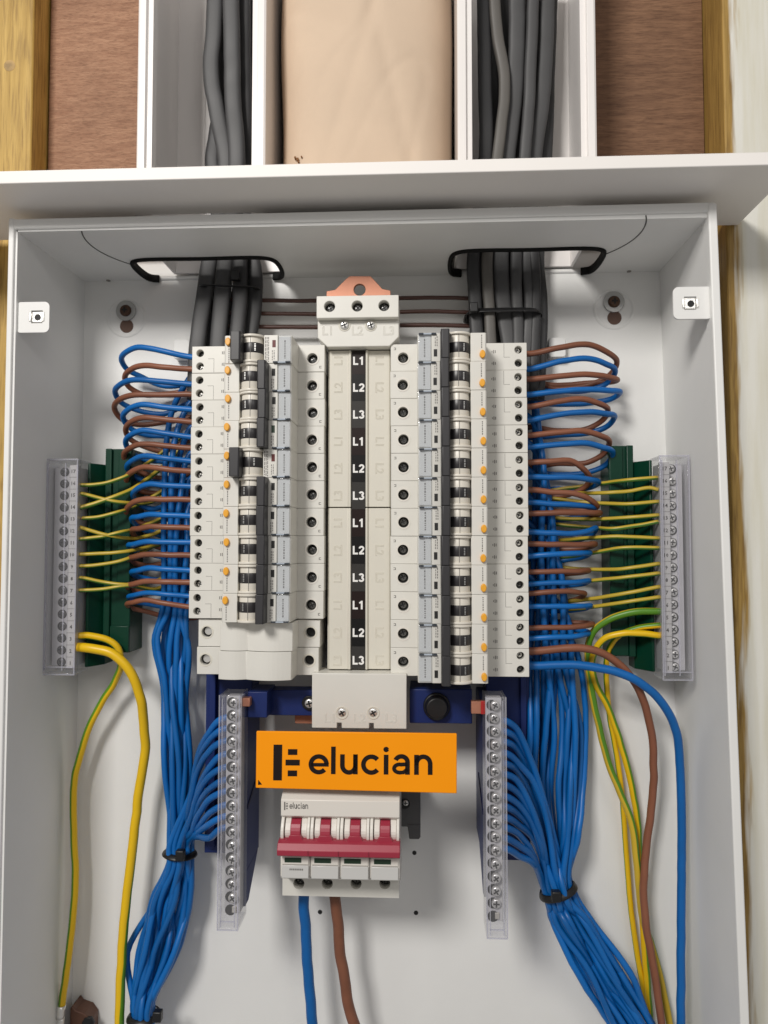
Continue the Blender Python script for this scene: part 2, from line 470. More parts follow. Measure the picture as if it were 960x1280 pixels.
def ribbon(mb, pts, w, place, depth, closed=False):
    """a stroke of constant width, flat, with real thickness"""
    n = len(pts); L, R = [], []
    for i in range(n):
        a = Vector(pts[(i - 1) % n] if (closed or i) else pts[0]); c = Vector(pts[i]); b = Vector(pts[(i + 1) % n] if (closed or i < n - 1) else pts[-1])
        t = (b - a).normalized(); nn = Vector((-t.y, t.x))
        L.append(c + nn * w / 2); R.append(c - nn * w / 2)
    vs = [place(p.x, p.y, d) for d in (-0.05, depth) for p in L + R]
    fs = []
    for i in range(n if closed else n - 1):
        j = (i + 1) % n
        fs += [(2 * n + i, 2 * n + j, 3 * n + j, 3 * n + i), (i, 2 * n + i, 2 * n + j, j), (n + i, n + j, 3 * n + j, 3 * n + i)]
    if not closed: fs += [(0, n, 3 * n, 2 * n), (n - 1, 2 * n - 1, 4 * n - 1, 3 * n - 1)]
    mb.add(vs, fs)
def arc(cx, cy, rx, ry, a0, a1, n=20):
    return [(cx + rx * math.cos(math.radians(a0 + (a1 - a0) * i / n)), cy + ry * math.sin(math.radians(a0 + (a1 - a0) * i / n))) for i in range(n + 1)]
def wordmark(mb, place, depth):
    """the mark and the word on the orange plate; units: pixels of an enlarged view, y down, x from 40 to 795"""
    w = 20
    ribbon(mb, [(131, 242), (131, 402)], 38, place, depth)
    for x0, x1, y in ((175, 216, 275), (165, 227, 322), (175, 216, 370)):
        ribbon(mb, [(x0, y), (x1, y)], 26, place, depth)
    # e
    ribbon(mb, arc(309, 329, 34, 35, 0, -318, 30), w, place, depth); ribbon(mb, [(276, 331), (352, 331)], 16, place, depth)
    ribbon(mb, [(372, 250), (372, 372)], w, place, depth)                                   # l
    ribbon(mb, [(411, 284), (411, 330)] + arc(439, 333, 28, 31, 180, 0, 16) + [(467, 284)], w, place, depth)   # u
    ribbon(mb, [(467, 284), (467, 372)], w, place, depth)
    ribbon(mb, arc(535, 329, 34, 35, 40, 320, 26), w, place, depth)                         # c
    ribbon(mb, [(598, 285), (598, 372)], w, place, depth)                                   # i
    ribbon(mb, arc(598, 262, 6, 6, 0, 360, 14), 12, place, depth)
    ribbon(mb, arc(663, 317, 26, 25, 200, 360, 14) + [(689, 330), (689, 372)], w, place, depth)   # a
    ribbon(mb, [(689, 326), (660, 328)] + arc(656, 345, 24, 18, -90, -270, 12) + [(672, 362), (689, 348)], 17, place, depth)
    ribbon(mb, [(727, 285), (727, 372)], w, place, depth)                                   # n
    ribbon(mb, [(727, 330)] + arc(756, 325, 29, 32, 180, 360, 16) + [(785, 372)], w, place, depth)

def phase_glyphs(mb, body, size, place, depth):
    k = size / 10; w = 2.1 * k
    f = lambda pts, ox: [((x + ox) * k, (y - 5) * k) for x, y in pts]
    ribbon(mb, f([(-5.6, 0), (-5.6, 10)], 0), w, place, depth); ribbon(mb, f([(-4.56, 1.05), (-0.6, 1.05)], 0), w, place, depth + .01)
    if body == 'L1':
        ribbon(mb, f([(4.0, 0), (4.0, 10)], 0), w, place, depth); ribbon(mb, f([(1.2, 7.2), (3.6, 8.9)], 0), w * .85, place, depth + .01)
    elif body == 'L2':
        ribbon(mb, f(arc(3.6, 6.9, 2.3, 2.1, 175, -25, 14) + [(4.4, 4.4), (1.5, 1.4)], 0), w, place, depth); ribbon(mb, f([(0.8, 1.05), (6.6, 1.05)], 0), w, place, depth + .01)
    else:
        ribbon(mb, f(arc(3.4, 7.3, 2.1, 1.75, 165, -85, 14), 0), w, place, depth); ribbon(mb, f(arc(3.4, 2.9, 2.4, 1.95, 85, -165, 14), 0), w, place, depth + .01)
# ================================================================== THE WALL BEHIND
wall = MB().box(-700, 700, -40, -2.4, -700, 800).build('wall', mat('plaster_wall', (0.78, 0.77, 0.75), 0.8, var=0.04, vscale=8, bump=0.1, bscale=80))
wall['kind'] = 'structure'
tag(MB().box(-273, -182, -2, 10, 214, 520).build('plywood_sheet', M_PLY, origin=(-220, 0, 220), bev=0.6),
    'reddish plywood sheet between the yellow post and the left trunking', 'plywood sheet', 'plywood behind the trunking')
tag(MB().box(111.4, 201.0, -2, 10, 214, 520).build('plywood_sheet', M_PLYD, origin=(150, 0, 220), bev=0.6),
    'darker brown plywood sheet between the right trunking and the painted post', 'plywood sheet', 'plywood behind the trunking')
M_PAINTED_L = wood_mat('worn_yellow_pine', (0.46, 0.28, 0.055), (0.70, 0.47, 0.13), (14, 14, 0.8), 12, 0.6)
M_PAINTED_R = wood_mat('brushed_white_pine', (0.33, 0.20, 0.045), (0.54, 0.34, 0.09), (14, 14, 0.8), 12, 0.6, paint=((0.74, 0.73, 0.67), 0, 0.002, 0.007))
lp = tag(MB().box(-345, -274, -2, 31, -480, 520).build('timber_post', M_PAINTED_L, origin=(-310, 0, -400), bev=1.2),
    'yellow stained timber post at the left edge beside the reddish plywood', 'timber post', 'timber posts at the sides')
kn = MB()
kx, kh, kz = P(12, 82, 31)
kn.cyl((kx, kz), 'h', 4.2, 30.6, 31.15, 20); kn.build('knot', mat('wood_knot', (0.42, 0.27, 0.10), 0.6, var=0.3, vscale=200), lp, bev=0.2)
tag(MB().box(201.6, 330, -2, 42, -480, 520).build('timber_post', M_PAINTED_R, origin=(205, 0, -400), bev=1.2),
    'timber post brushed with white paint at the right edge, yellow side showing', 'timber post', 'timber posts at the sides')

# ================================================================== SHELF
ZS0, ZS1 = 208.6, 216.2
sh_out = [(-330, 43), (-330, 121), (208.5, 121), (208.5, 43), (110.6, 43), (110.6, 76.2), (23.8, 76.2), (23.8, 43), (-97.2, 43), (-97.2, 76.2), (-181.1, 76.2), (-181.1, 43)]
sh = MB().plate(sh_out, [], 'z', ZS0, ZS1).build('shelf', M_SHELF, origin=(-60, 60, ZS0), bev=0.6)
tag(sh, 'wide white board lying across the top of the open distribution box', 'shelf board')

# ================================================================== TRUNKINGS
def trunking(x0, x1, label):
    t = thing('cable_trunking', label, 'trunking', ((x0 + x1) / 2, 40, 198.4), 'white trunkings rising from the shelf')
    z0, z1 = 198.4, 520
    MB().prism([(x0, 0.6), (x1, 0.6), (x1, 73), (x1 - 2, 73), (x1 - 2, 3), (x0 + 2, 3), (x0 + 2, 73), (x0, 73)], 'z', z0, z1).build('channel', M_PVC, t, bev=0.3)
    for s, e in ((1, x0), (-1, x1)):
        MB().prism([(e - s * .3, 73), (e + s * 9, 73), (e + s * 9, 66), (e + s * 7.6, 66), (e + s * 7.6, 71.5), (e + s * 5.6, 71.5), (e + s * 5.6, 73.2), (e + s * 5.0, 75.5), (e + s * 1.0, 75.5), (e - s * .3, 74.6)], 'z', z0, z1).build('lip', M_PVC, t, bev=0.25)
    for zz in (1,):
        xc = x0 + 22 if x0 < 0 else x1 - 22
        MB().box(xc - .5, xc + .5, 2.9, 3.8, z0, z1).build('guide_rib', M_PVC, t)
    return t
trunking(-180.5, -97.8, 'white open trunking holding few grey cables, beside reddish plywood')
trunking(24.4, 110.0, 'white open trunking packed with grey cables, beside darker plywood')

# kraft paper bulging between the trunkings
mb = MB(); nx, nz = 40, 60
x0, x1, zb, zt = -96.5, 23.2, ZS1 + .5, 420
rnd = random.Random(3)
from mathutils import noise
def kh_(u, v):
    prof = (1 - abs(2 * u - 1) ** 7) ** .75
    hh = 30 + 36 * prof * (0.95 - 0.12 * v) + 8 * (1 - (2 * u - 1) ** 2)
    n1 = noise.noise(Vector((u * 2.2, v * 2.0, 1.7))); n2 = noise.noise(Vector((u * 6 + v * 3, v * 4, 5.1)))
    crease = abs(noise.noise(Vector((u * 3.1 - v * 2.3, v * 1.3 + u, 9.0))))
    for (cu, cv, dx, dv, dep) in ((.30, .15, .45, .9, 2.6), (.78, .05, -.35, .9, 2.2), (.55, .55, .9, -.25, 1.8)):
        d_ = (u - cu) * dv - (v - cv) * dx
        hh -= .6 * dep * math.exp(-(d_ / .035) ** 2) * prof * (1 if d_ > 0 else .6)
    return hh + 3.2 * n1 + 0.8 * n2 - 16 * max(0, .06 - crease) * prof
vs = []
for j in range(nz + 1):
    v = j / nz
    nar = 5.0 * max(0, v - .25) + 2.2 * math.sin(v * 7)
    for i in range(nx + 1):
        u = i / nx
        xx = x0 + nar * .8 + (x1 - x0 - nar * 1.2) * u
        vs.append((xx, kh_(u, v), zb + (zt - zb) * v))
fs = [(j * (nx + 1) + i, j * (nx + 1) + i + 1, (j + 1) * (nx + 1) + i + 1, (j + 1) * (nx + 1) + i) for j in range(nz) for i in range(nx)]
mb.add(vs, fs, True)
bk = [(x0 + 2, 2, zb), (x1 - 2, 2, zb), (x1 - 6, 2, zt), (x0 + 6, 2, zt)]
k = mb.add(bk, [(0, 1, 2, 3)])
mb.f.append([i for i in range(nx + 1)] + [k + 1, k]); mb.f.append([nz * (nx + 1) + i for i in range(nx + 1)] + [k + 2, k + 3])
mb.f.append([j * (nx + 1) for j in range(nz + 1)] + [k + 3, k]); mb.f.append([j * (nx + 1) + nx for j in range(nz + 1)] + [k + 2, k + 1])
kp = tag(mb.build('paper_sack', M_KRAFT, origin=(-36, 20, zb)), 'bulging tan kraft paper stuffed between the two white trunkings', 'paper')
mbs = MB()
for px, py, r in ((369, 197, .7), (372, 199, .9), (377, 196, .5), (373, 202, .6)):
    hh = kh_((P(px, py, 60)[0] - x0) / (x1 - x0), 0.02)
    q = P(px, py, hh); mbs.cyl((q[0], q[2]), 'h', r, hh - 2, hh + 0.5, 8)
o = mbs.build('burn_mark', mat('scorched_paper', (.20, .09, .03), .8), kp); o['kind'] = 'stuff'

# ================================================================== ENCLOSURE
E_ = thing('distribution_box', 'open white steel distribution box with its cover removed', 'electrical enclosure', (-36, 0, -430))
XL0, ZT, ZB, HR = -248.0, 194.5, -430.0, 90.0
def XR(z): return 171.4 + (194.5 - z) * 0.0195
def zinner(h): return ZT + h * 0.017
MB().box(-255, 190, -2, 0, ZB, 197.6).build('back_sheet', M_STEEL, E_)
MB().hexa([(XL0, 0, ZB), (XL0 - 2, 0, ZB), (XL0 - 2, 0, 198), (XL0, 0, 198), (XL0 - 2.2, 88, ZB), (XL0 - 4.2, 88, ZB), (XL0 - 4.2, 88, 198), (XL0 - 2.2, 88, 198)]).build('side_wall', M_STEEL, E_)
MB().hexa([(XR(ZB), 0, ZB), (XR(ZB) + 2, 0, ZB), (XR(198) + 2, 0, 198), (XR(198), 0, 198), (XR(ZB) + .6, 88, ZB), (XR(ZB) + 2.6, 88, ZB), (XR(198) + 2.6, 88, 198), (XR(198) + .6, 88, 198)]).build('side_wall', M_STEEL, E_)
hl = dict(x0=PZ(166, 331, ZT)[0], x1=PZ(352, 339, ZT)[0], h0=0.6, h1=PZ(255, 322, ZT)[1])
hr = dict(x0=PZ(563, 333, ZT)[0], x1=PZ(752, 322, ZT)[0], h0=0.6, h1=PZ(650, 311, ZT)[1])
holes = [rounded(d['x0'], d['x1'], d['h0'], d['h1'], 9, 6) for d in (hl, hr)]
MB().plate([(XL0 - 2, 0), (XR(194) + 2, 0), (XR(194) + 2, 88), (XL0 - 3, 88)], holes, 'z', ZT, 197.5).build('top_wall', M_STEEL, E_)
for d in (hl, hr):
    a, b, c_ = d['x0'] + .3, d['x1'] - .3, d['h1'] - .3
    MB().tube([(a + 8, 1.5, ZT + .6), (a + 2.5, 3.5, ZT + .6), (a, 9, ZT + .8), (a, c_ - 9, ZT + .8), (a + 3, c_ - 3, ZT + .8), (a + 10, c_, ZT + .8), ((a + b) / 2, c_, ZT + .8), (b - 10, c_, ZT + .8), (b - 3, c_ - 3, ZT + .8), (b, c_ - 9, ZT + .8), (b, 9, ZT + .8), (b - 2.5, 3.5, ZT + .6), (b - 8, 1.5, ZT + .6)], 1.5, 2.7, n=12, sub=5, pw=.55).build('edge_grommet', mat('matt_rubber', (0.007, 0.007, 0.007), .75, spec=.25), E_)
ka, kb = PZ(112, 305, ZT), PZ(803, 288, ZT)
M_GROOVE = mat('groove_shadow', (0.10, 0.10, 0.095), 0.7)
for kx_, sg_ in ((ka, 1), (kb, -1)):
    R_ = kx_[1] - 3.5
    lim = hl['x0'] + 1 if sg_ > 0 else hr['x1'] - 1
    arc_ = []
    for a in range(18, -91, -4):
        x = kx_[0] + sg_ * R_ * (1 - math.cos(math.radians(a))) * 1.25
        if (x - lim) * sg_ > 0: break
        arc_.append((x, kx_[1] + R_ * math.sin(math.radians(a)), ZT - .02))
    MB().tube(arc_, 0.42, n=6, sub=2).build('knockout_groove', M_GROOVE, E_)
# front edge: folded flange all round
xi0, xo0 = XL0 - 3.6, -255.2
zi1, zo1 = 196.4, 202.6
fl = MB()
def xr_in(z): return XR(z) + .0
zbf = ZB
# left
fl.hexa([(xo0, 80, zbf), (xi0, 80, zbf), (xi0, 80, zo1), (xo0, 80, zo1), (xo0, HR, zbf), (xi0, HR, zbf), (xi0, HR, zo1), (xo0, HR, zo1)])
fl.build('front_flange', M_STEEL, E_, bev=0.9)
fl = MB()
fl.hexa([(xr_in(zbf), 80, zbf), (xr_in(zbf) + 5.2, 80, zbf), (xr_in(zo1) + 5.2, 80, zo1 - .3), (xr_in(zo1), 80, zo1 - .3), (xr_in(zbf), HR + .3, zbf), (xr_in(zbf) + 5.2, HR + .3, zbf), (xr_in(zo1) + 5.2, HR + .3, zo1 - .3), (xr_in(zo1), HR + .3, zo1 - .3)])
fl.build('front_flange', M_STEEL, E_, bev=0.9)
fl = MB().hexa([(xi0 - 4, 80, zi1 - .8), (XR(196) + 2, 80, zi1 + .8), (XR(196) + 4.8, 80, zo1 + .6), (xi0 - 4, 80, zo1 - .4), (xi0 - 4, HR - .4, zi1 - .8), (XR(196) + 2, HR - .4, zi1 + .8), (XR(196) + 4.8, HR - .4, zo1 + .6), (xi0 - 4, HR - .4, zo1 - .4)])
fl.build('front_flange', M_STEEL, E_, bev=0.9)
for i, (x, zz) in enumerate((p[0], p[2]) for p in (PZ(135, 350, ZT), PZ(790, 334, ZT))):
    MB().cyl((x, 2.2), 'z', 1.5, ZT - .6, ZT + .2, 12).build('weld_spot', mat('weld_grey', (.28, .27, .25), .6), E_)
# bracket tabs with cage nuts
for px0, px1, py0, py1, left in ((18, 62, 377, 416, True), (842, 888, 358, 399, False)):
    a = P(px0, py1, 86); b = P(px1, py0, 86)
    x0_, x1_ = (XL0 - 3.4, b[0]) if left else (a[0], XR(144) + 2)
    z0_, z1_ = a[2], b[2]
    out = rounded(x0_, x1_, z0_, z1_, 3.2, 6)
    cx = (P(46, 396, 86) if left else P(863, 379, 86))
    hole = [(cx[0] - 3.6, cx[2] - 4), (cx[0] + 3.6, cx[2] - 4), (cx[0] + 3.6, cx[2] + 4), (cx[0] - 3.6, cx[2] + 4)]
    tb = MB().plate(out, [hole], 'h', 84.4, 86).build('tab', M_STEEL, E_, bev=0.4)
    cn = MB().box(cx[0] - 3.3, cx[0] + 3.3, 78, 85.6, cx[2] - 3.4, cx[2] + 3.4)
    for s in (-1, 1): cn.box(cx[0] + s * 4.1 - .8, cx[0] + s * 4.1 + .8, 84, 86.6, cx[2] - 3.0, cx[2] + 3.0)
    cn.build('cage_nut', M_SCREW, tb, bev=0.4)
    MB().cyl((cx[0] + .4, cx[2] - .2), 'h', 2.0, 85.0, 85.75, 16).build('nut_bore', M_HOLE, tb)
# keyhole fixings
for px, py in ((158, 389), (767, 378)):
    c = P(px, py, 0); x, z = c[0], c[2]
    rg = MB(); n = 40
    for r, hh in ((12.6, 0.05), (13.6, .75), (14.8, .05)): rg.v += [(x + r * math.cos(2 * math.pi * i / n), hh, z - 5 + r * math.sin(2 * math.pi * i / n)) for i in range(n)]
    for j in range(2):
        for i in range(n):
            rg.sm.add(len(rg.f)); rg.f.append([j * n + i, j * n + (i + 1) % n, (j + 1) * n + (i + 1) % n, (j + 1) * n + i])
    rg.build('dimple_ring', M_STEEL, E_)
    ks = MB(); ks.cyl((x + .4, z - 11.2), 'h', 5.0, -.5, 0.35, 24); ks.box(x - 2.6, x + 2.8, -.5, 0.30, z - 10, z)
    ks.build('keyhole', mat('rawlplug_brown', (0.13, 0.075, 0.055), 0.7), E_)
    MB().cyl((x, z), 'h', 7.5, 0.2, 1.4, 28).build('washer', M_WASHER, E_, bev=.3)
    sc = MB().cyl((x, z), 'h', 4.5, 1.3, 3.6, 24, r2=3.4).build('fixing_screw', M_RUST, E_, bev=.4)
    MB().box(x - 2.1, x + 2.1, 3.7, 3.95, z - .6, z + .6).box(x - .6, x + .6, 3.72, 3.98, z - 2.1, z + 2.1).build('screw_slot', M_HOLE, sc)
for px, py in ((518, 1066), (400, 1140), (520, 1141)):
    c = P(px, py, 0)
    MB().cyl((c[0], c[2]), 'h', 1.55, -1, 0.12, 14).build('screw_hole', M_HOLE, E_)
# cable tie bases and rail end that show between the loops
for px, py in ((228, 437), (696, 435)):
    c = P(px, py, 6)
    tag(MB().prism(rounded(c[0] - 6, c[0] + 6, c[2] - 7, c[2] + 7, 2), 'h', 0.2, 8).build('tie_base', M_STEEL, origin=(c[0], 0, c[2] - 7), bev=.6),
        'small white tie base on the back sheet behind the %s blue and brown loops' % ('left' if px < 500 else 'right'), 'cable tie base')

# ================================================================== PAN (rails under the breakers) AND CENTRE COVER
XCL, XCR = -105.2, 24.9          # centre lines of the two breaker columns
PITCH, ZTOP = 17.72, 129.3       # module pitch, top of the first module
pan = thing('busbar_assembly', 'cream busbar cover column with copper tongue between the breaker columns', 'busbar cover', (-40, 0, -85))
for s, xc in ((-1, XCL), (1, XCR)):
    MB().box(xc - 17, xc + 17, 3, 13, -84, 126).build('rail', M_WASHER, pan, bev=.5)
MB().box(-58, -20, 2, 38, -82, 126).build('insulator', M_GREYDK, pan, bev=.5)
# the two cover lengths: left strip, well with tags, right strip
def cover(z0, z1):
    c = MB().prism([(-60, 36), (-60, 49.5), (-58.6, 51.5), (-46.6, 51.5), (-46.0, 52.3), (-44.8, 52.3), (-44.8, 49.6), (-35.2, 49.6), (-35.2, 52.3), (-34.0, 52.3), (-33.3, 50.2), (-19.9, 50.2), (-19.0, 49.2), (-19.0, 36)], 'z', z0, z1)
    return c.build('cover_length', M_BEIGE2, pan, bev=.35)
Z_J = P(448, 634.5, 50)[2]
c1 = cover(Z_J + .35, 126.8); c2 = cover(-80.6, Z_J - .35)
for i in range(12):
    zc = ZTOP - PITCH * (i + .5) - .4
    z0, z1 = zc - PITCH / 2 + .02, zc + PITCH / 2 - .02
    if i == 0: z1 = 126.5
    if i == 11: z0 = -80.3
    par = c1 if i < 6 else c2
    tg = MB().box(-44.4, -35.6, 49.0, 50.6 + .05 * (i % 3), z0, z1).build('phase_tag', (M_TAG_B, M_TAG_K, M_TAG_G)[i % 3], par)
    ph = ('L1', 'L2', 'L3')[i % 3]
    t = MB(); phase_glyphs(t, ph, 5.5, lambda u, v, w, zc=zc: (-39.9 + u, 50.75 + w, zc + v), 0.12)
    t.build('tag_lettering', M_WTEXT, par)
    for xo, sgn in ((-53.2, 1), (-26.2, -1)):
        t = MB(); hh = 51.5 if xo < -40 else 50.2
        text_into(t, ph, 7.4, lambda u, v, w, zc=zc, xo=xo, sgn=sgn, hh=hh: (xo - sgn * v, hh + .02 + w, zc + sgn * u), outline=0.03, res=2)
        t.build('engraving', M_BEIGE2, par)
# top terminal block with copper tongue
def scr(mb_parent, x, z, h, r, name='terminal_screw', m=M_SCREW, slot=True, ht=1.0, rotd=0):
    dm = MB(); n_ = 18
    dm.cyl((x, z), 'h', r, h - ht, h - r * .3, n_)
    ringz = ((r, h - r * .3), (r * .93, h - r * .15), (r * .72, h - r * .04), (r * .4, h))
    k_ = len(dm.v)
    for rr, hh in ringz: dm.v += [(x + rr * math.cos(2 * math.pi * i / n_), hh, z + rr * math.sin(2 * math.pi * i / n_)) for i in range(n_)]
    for j_ in range(3):
        for i in range(n_):
            dm.sm.add(len(dm.f)); dm.f.append([k_ + j_ * n_ + i, k_ + j_ * n_ + (i + 1) % n_, k_ + (j_ + 1) * n_ + (i + 1) % n_, k_ + (j_ + 1) * n_ + i])
    dm.sm.add(len(dm.f)); dm.f.append([k_ + 3 * n_ + i for i in range(n_)])
    o = dm.build(name, m, mb_parent)
    if slot:
        s = MB(); ca, sa = math.cos(math.radians(rotd)), math.sin(math.radians(rotd))
        for dx, dz in ((r * .68, r * .17), (r * .17, r * .68)):
            s.prism([(x + ca * a - sa * b, z + sa * a + ca * b) for a, b in ((-dx, -dz), (dx, -dz), (dx, dz), (-dx, dz))], 'h', h - .05, h + .06 + (.02 if dx > dz else 0))
        s.build('screw_slot', M_HOLE, o)
    return o
tb = thing('terminal_block', 'cream three hole terminal block at the head of the busbar column', 'terminal block', (-40, 0, 126))
def hexag(x0, x1, z0, z1): return [(x0, z0), (x1, z0), (x1, z1), (x0, z1)]
hx = [P(412, 383, 64), P(446.5, 382.5, 64), P(480, 382, 64)]
MB().plate(hexag(-66, -13.3, 144.6, 159), [circle(p[0], p[2], 3.5, 20) for p in hx], 'h', 57, 64).box(-65.9, -13.4, 30, 57.2, 144.7, 158.9).build('upper_block', M_BEIGE, tb, bev=.4)
for p in hx:
    MB().cyl((p[0], p[2]), 'h', 3.45, 57.3, 57.6, 18).build('bore', M_HOLE, tb)
    scr(tb, p[0], p[2], 59.5, 2.6, m=M_DULL, rotd=rnd.uniform(0, 90))
MB().prism([(-66, 144.5), (-13.3, 144.5), (-13.3, 133.5), (-19.4, 127.4), (-59.6, 127.4), (-66, 133.5)], 'h', 36, 58.5).build('lower_block', M_BEIGE, tb, bev=.5)
for px in (430.5, 463.5):
    p = P(px, 406.5, 59)
    MB().cyl((p[0], p[2]), 'h', 3.9, 58, 58.9, 22).build('screw_recess', M_BEIGE2, tb, bev=.2)
    scr(tb, p[0], p[2], 60.2, 2.9, rotd=20)
t = MB()
for px, s in ((409, 'L1'), (447, 'L2'), (486, 'L3')):
    p = P(px, 413.5, 58.5); text_into(t, s, 8.0, lambda u, v, w, p=p: (p[0] + u, 58.5 + w, p[2] + v), outline=0.03, res=2)
t.build('engraving', M_BEIGE, tb)
q = lambda px, py: (P(px, py, 46)[0], P(px, py, 46)[2])
cop = [q(408, 376), q(408, 364), q(419, 362), q(432, 349), q(437, 345), q(463, 345), q(466, 348), q(478, 361), q(488, 363), q(489, 376)]
ch = q(449.5, 362)
MB().plate(cop, [circle(ch[0], ch[1], 3.9, 24)], 'h', 43, 46).build('copper_tongue', M_COPPER, tb, bev=.3)
# bottom cover
bc = thing('busbar_end_cover', 'cream end cover above the orange sign, two screws and raised lettering', 'busbar cover', (-38, 0, -116))
zb0, zb1 = -115.6, -81.4
b0 = P(390, 842, 64); 
out = [(-68.2, zb0), (-52.3, zb0), (-52.3, zb0 + 3.4), (-49.4, zb0 + 3.4), (-49.4, zb0), (-32.0, zb0), (-32.0, zb0 + 3.4), (-29.2, zb0 + 3.4), (-29.2, zb0), (-8.6, zb0), (-8.6, zb1), (-68.2, zb1)]
MB().prism(out, 'h', 38, 62).build('end_block', M_BEIGE, bc, bev=.5)
for px in (427.5, 466.5):
    p = P(px, 891, 62)
    MB().plate(circle(p[0], p[2], 4.1, 22), [circle(p[0], p[2], 3.2, 22)], 'h', 61.6, 62.35).build('screw_collar', M_BEIGE2, bc, bev=.15)
    scr(bc, p[0], p[2], 62.6, 2.9, rotd=30)
t = MB()
for px, s in ((412, 'L1'), (450, 'L2'), (489, 'L3')):
    p = P(px, 897.5, 62); text_into(t, s, 8.0, lambda u, v, w, p=p: (p[0] + u, 62.0 + w, p[2] + v), outline=0.026, res=2)
t.build('raised_lettering', M_BEIGE, bc)
cl = P(382, 905, 40)
MB().box(cl[0] - 7, cl[0] + 8, 38, 41, -118, -100).build('copper_link', M_COPPER, bc, bev=.3)

# ================================================================== CIRCUIT BREAKERS (local: x across, h out, z along the pitch)
def breaker(name, label, on, flag):
    t = thing(name, label, 'circuit breaker', (0, 0, 0), None)
    hw = PITCH / 2 - .07
    b = MB()
    ha, hb = [(-38.3, 4.3), (-38.3, -4.3)], [(35.6, 0)]
    b.box(-43.6, 43.6, 13, 51.2, -hw, hw)
    b.plate(hexag(-43.6, -15.5, -hw, hw), [circle(x, z, 2.45, 18) for x, z in ha], 'h', 51, 57)
    b.plate(hexag(25.4, 43.6, -hw, hw), [circle(x, z, 3.4, 20) for x, z in hb], 'h', 51, 57)
    b.prism([(-16.2, 50), (-15.8, 80.2), (-15.0, 81), (-6.2, 81), (-6.0, 76), (8.6, 76), (9.0, 81), (17.6, 81), (17.8, 79.6), (25.8, 79.6), (26.2, 79), (26.6, 50)], 'z', -hw, hw)
    body = b.build('body', M_BEIGE, t, bev=.28)
    for (x, z), r in zip(ha + hb, (2.4, 2.4, 3.3)):
        MB().cyl((x, z), 'h', r, 51.1, 51.5, 16).build('bore', M_HOLE, t)
        scr(t, x + (.35 if z else .2), z - .4, 53.4 if z <= 0 else 52.2, r * .74, m=M_SCREW if z < 0 else M_DULL, rotd=25 + 11 * z)
    # collar round the rear terminal
    MB().plate(circle(35.6, 0, 4.5, 22), [circle(35.6, 0, 3.45, 22)], 'h', 56.9, 57.25).build('bore_rim', M_WHITE, t)
    # orange test button
    pts = [(-13.3 + 1.75 * math.cos(2 * math.pi * i / 18), 4.7 + 2.5 * math.sin(2 * math.pi * i / 18)) for i in range(18)]
    MB().prism(pts, 'h', 80, 83.0, True).build('test_button', M_ORANGE_BTN, t, bev=.5)
    # drum of the toggle
    d = MB()
    d.cyl((1.2, 77.4), 'z', 6.7, -hw + 1.4, hw - 1.4, 28); d.build('toggle_drum', M_DRUM, t, bev=.15)
    for s in (-1, 1):
        MB().cyl((1.2, 77.6), 'z', 7.9, s * (hw - 1.55), s * (hw - .05), 28).build('drum_collar', M_DRUM, t, bev=.3)
    db = MB().cyl((1.2, 77.4), 'z', 6.85, -2.6, 3.7, 28).build('drum_band', M_BAND, t, bev=.1)
    MB().box(1.0, 1.3, 83.6, 84.28, -hw + 1.6, -2.7).box(1.0, 1.3, 83.6, 84.28, 3.8, hw - 1.6).box(1.0, 1.3, 83.6, 84.42, -2.6, 3.7).build('drum_seam', M_BLACK if False else M_PRINT, t)
    pm = MB()
    for zz in (-1.5, -.6, .5, 1.4, 2.3): pm.box(-2.4 if on else 3.6, -1.6 if on else 4.5, 82.7, 83.9, zz, zz + .55)
    o = pm.build('toggle_print', M_WASHER, t); o['kind'] = 'stuff'
    # lever
    h0 = 74
    if on: pf = [(6.6, h0), (6.9, 84), (7.0, 90.3), (7.6, 91), (11.6, 91), (12.2, 90.3), (12.6, h0)]
    else: pf = [(-10.6, h0), (-9.8, 90.3), (-9.2, 91), (-4.2, 91), (-3.4, 90.3), (-3.0, 84), (-3.2, h0)]
    MB().prism(pf, 'z', -hw + .02, hw - .02).build('lever', M_DARK, t, bev=.3)
    # flag window
    w = MB().box(14.2, 16.3, 80.5, 81.12, 1.1, 5.6).build('flag_window', flag, t)
    # small print, too fine to read
    pr = MB(); r2 = random.Random(5)
    if not on:
        for k in range(3): 
            z = 7.6
            while z > -7.6:
                l = r2.uniform(.7, 2.2); pr.box(9.7 + k * .95, 10.2 + k * .95, 80.9, 81.05, z - l, z); z -= l + .45
    for k in range(2):
        z = -.8
        while z > -6.6:
            l = r2.uniform(.5, 1.4); pr.box(14.0 + k * 1.1, 14.5 + k * 1.1, 80.9, 81.05, z - l, z); z -= l + .5
    z = 0.8
    while z > -7.5:
        l = r2.uniform(.4, 1.2); pr.box(-13.2, -12.6, 80.9, 81.05, z - l, z); z -= l + .4
    for (x, z) in ((-22.5, 4.4), (-22.5, -3.2)):
        pr.box(x - .25, x + .25, 56.9, 57.06, z - 1.1, z + 1.1); pr.box(x - 1.3, x - .8, 56.9, 57.06, z - .9, z + .9); pr.box(x + .8, x + 1.2, 56.9, 57.06, z - .6, z + .6)
    pr.box(-29.2, -29.0, 56.9, 57.04, -8.4, .6); pr.box(-33, -29.2, 56.9, 57.04, .4, .6)
    for z in (-6.6, -5.4): pr.box(40.2, 41.6, 56.9, 57.06, z, z + .35)
    pr.box(40.2, 40.6, 56.9, 57.06, -6.4, -5.2)
    o = pr.build('small_print', M_PRINT, t); o['kind'] = 'stuff'
    # label carrier: paper behind a clear clip
    MB().box(18.2, 25.4, 79.4, 80.15, -hw + .9, hw - .9).build('paper_label', M_PAPER, t)
    lt = MB(); z = 5.6
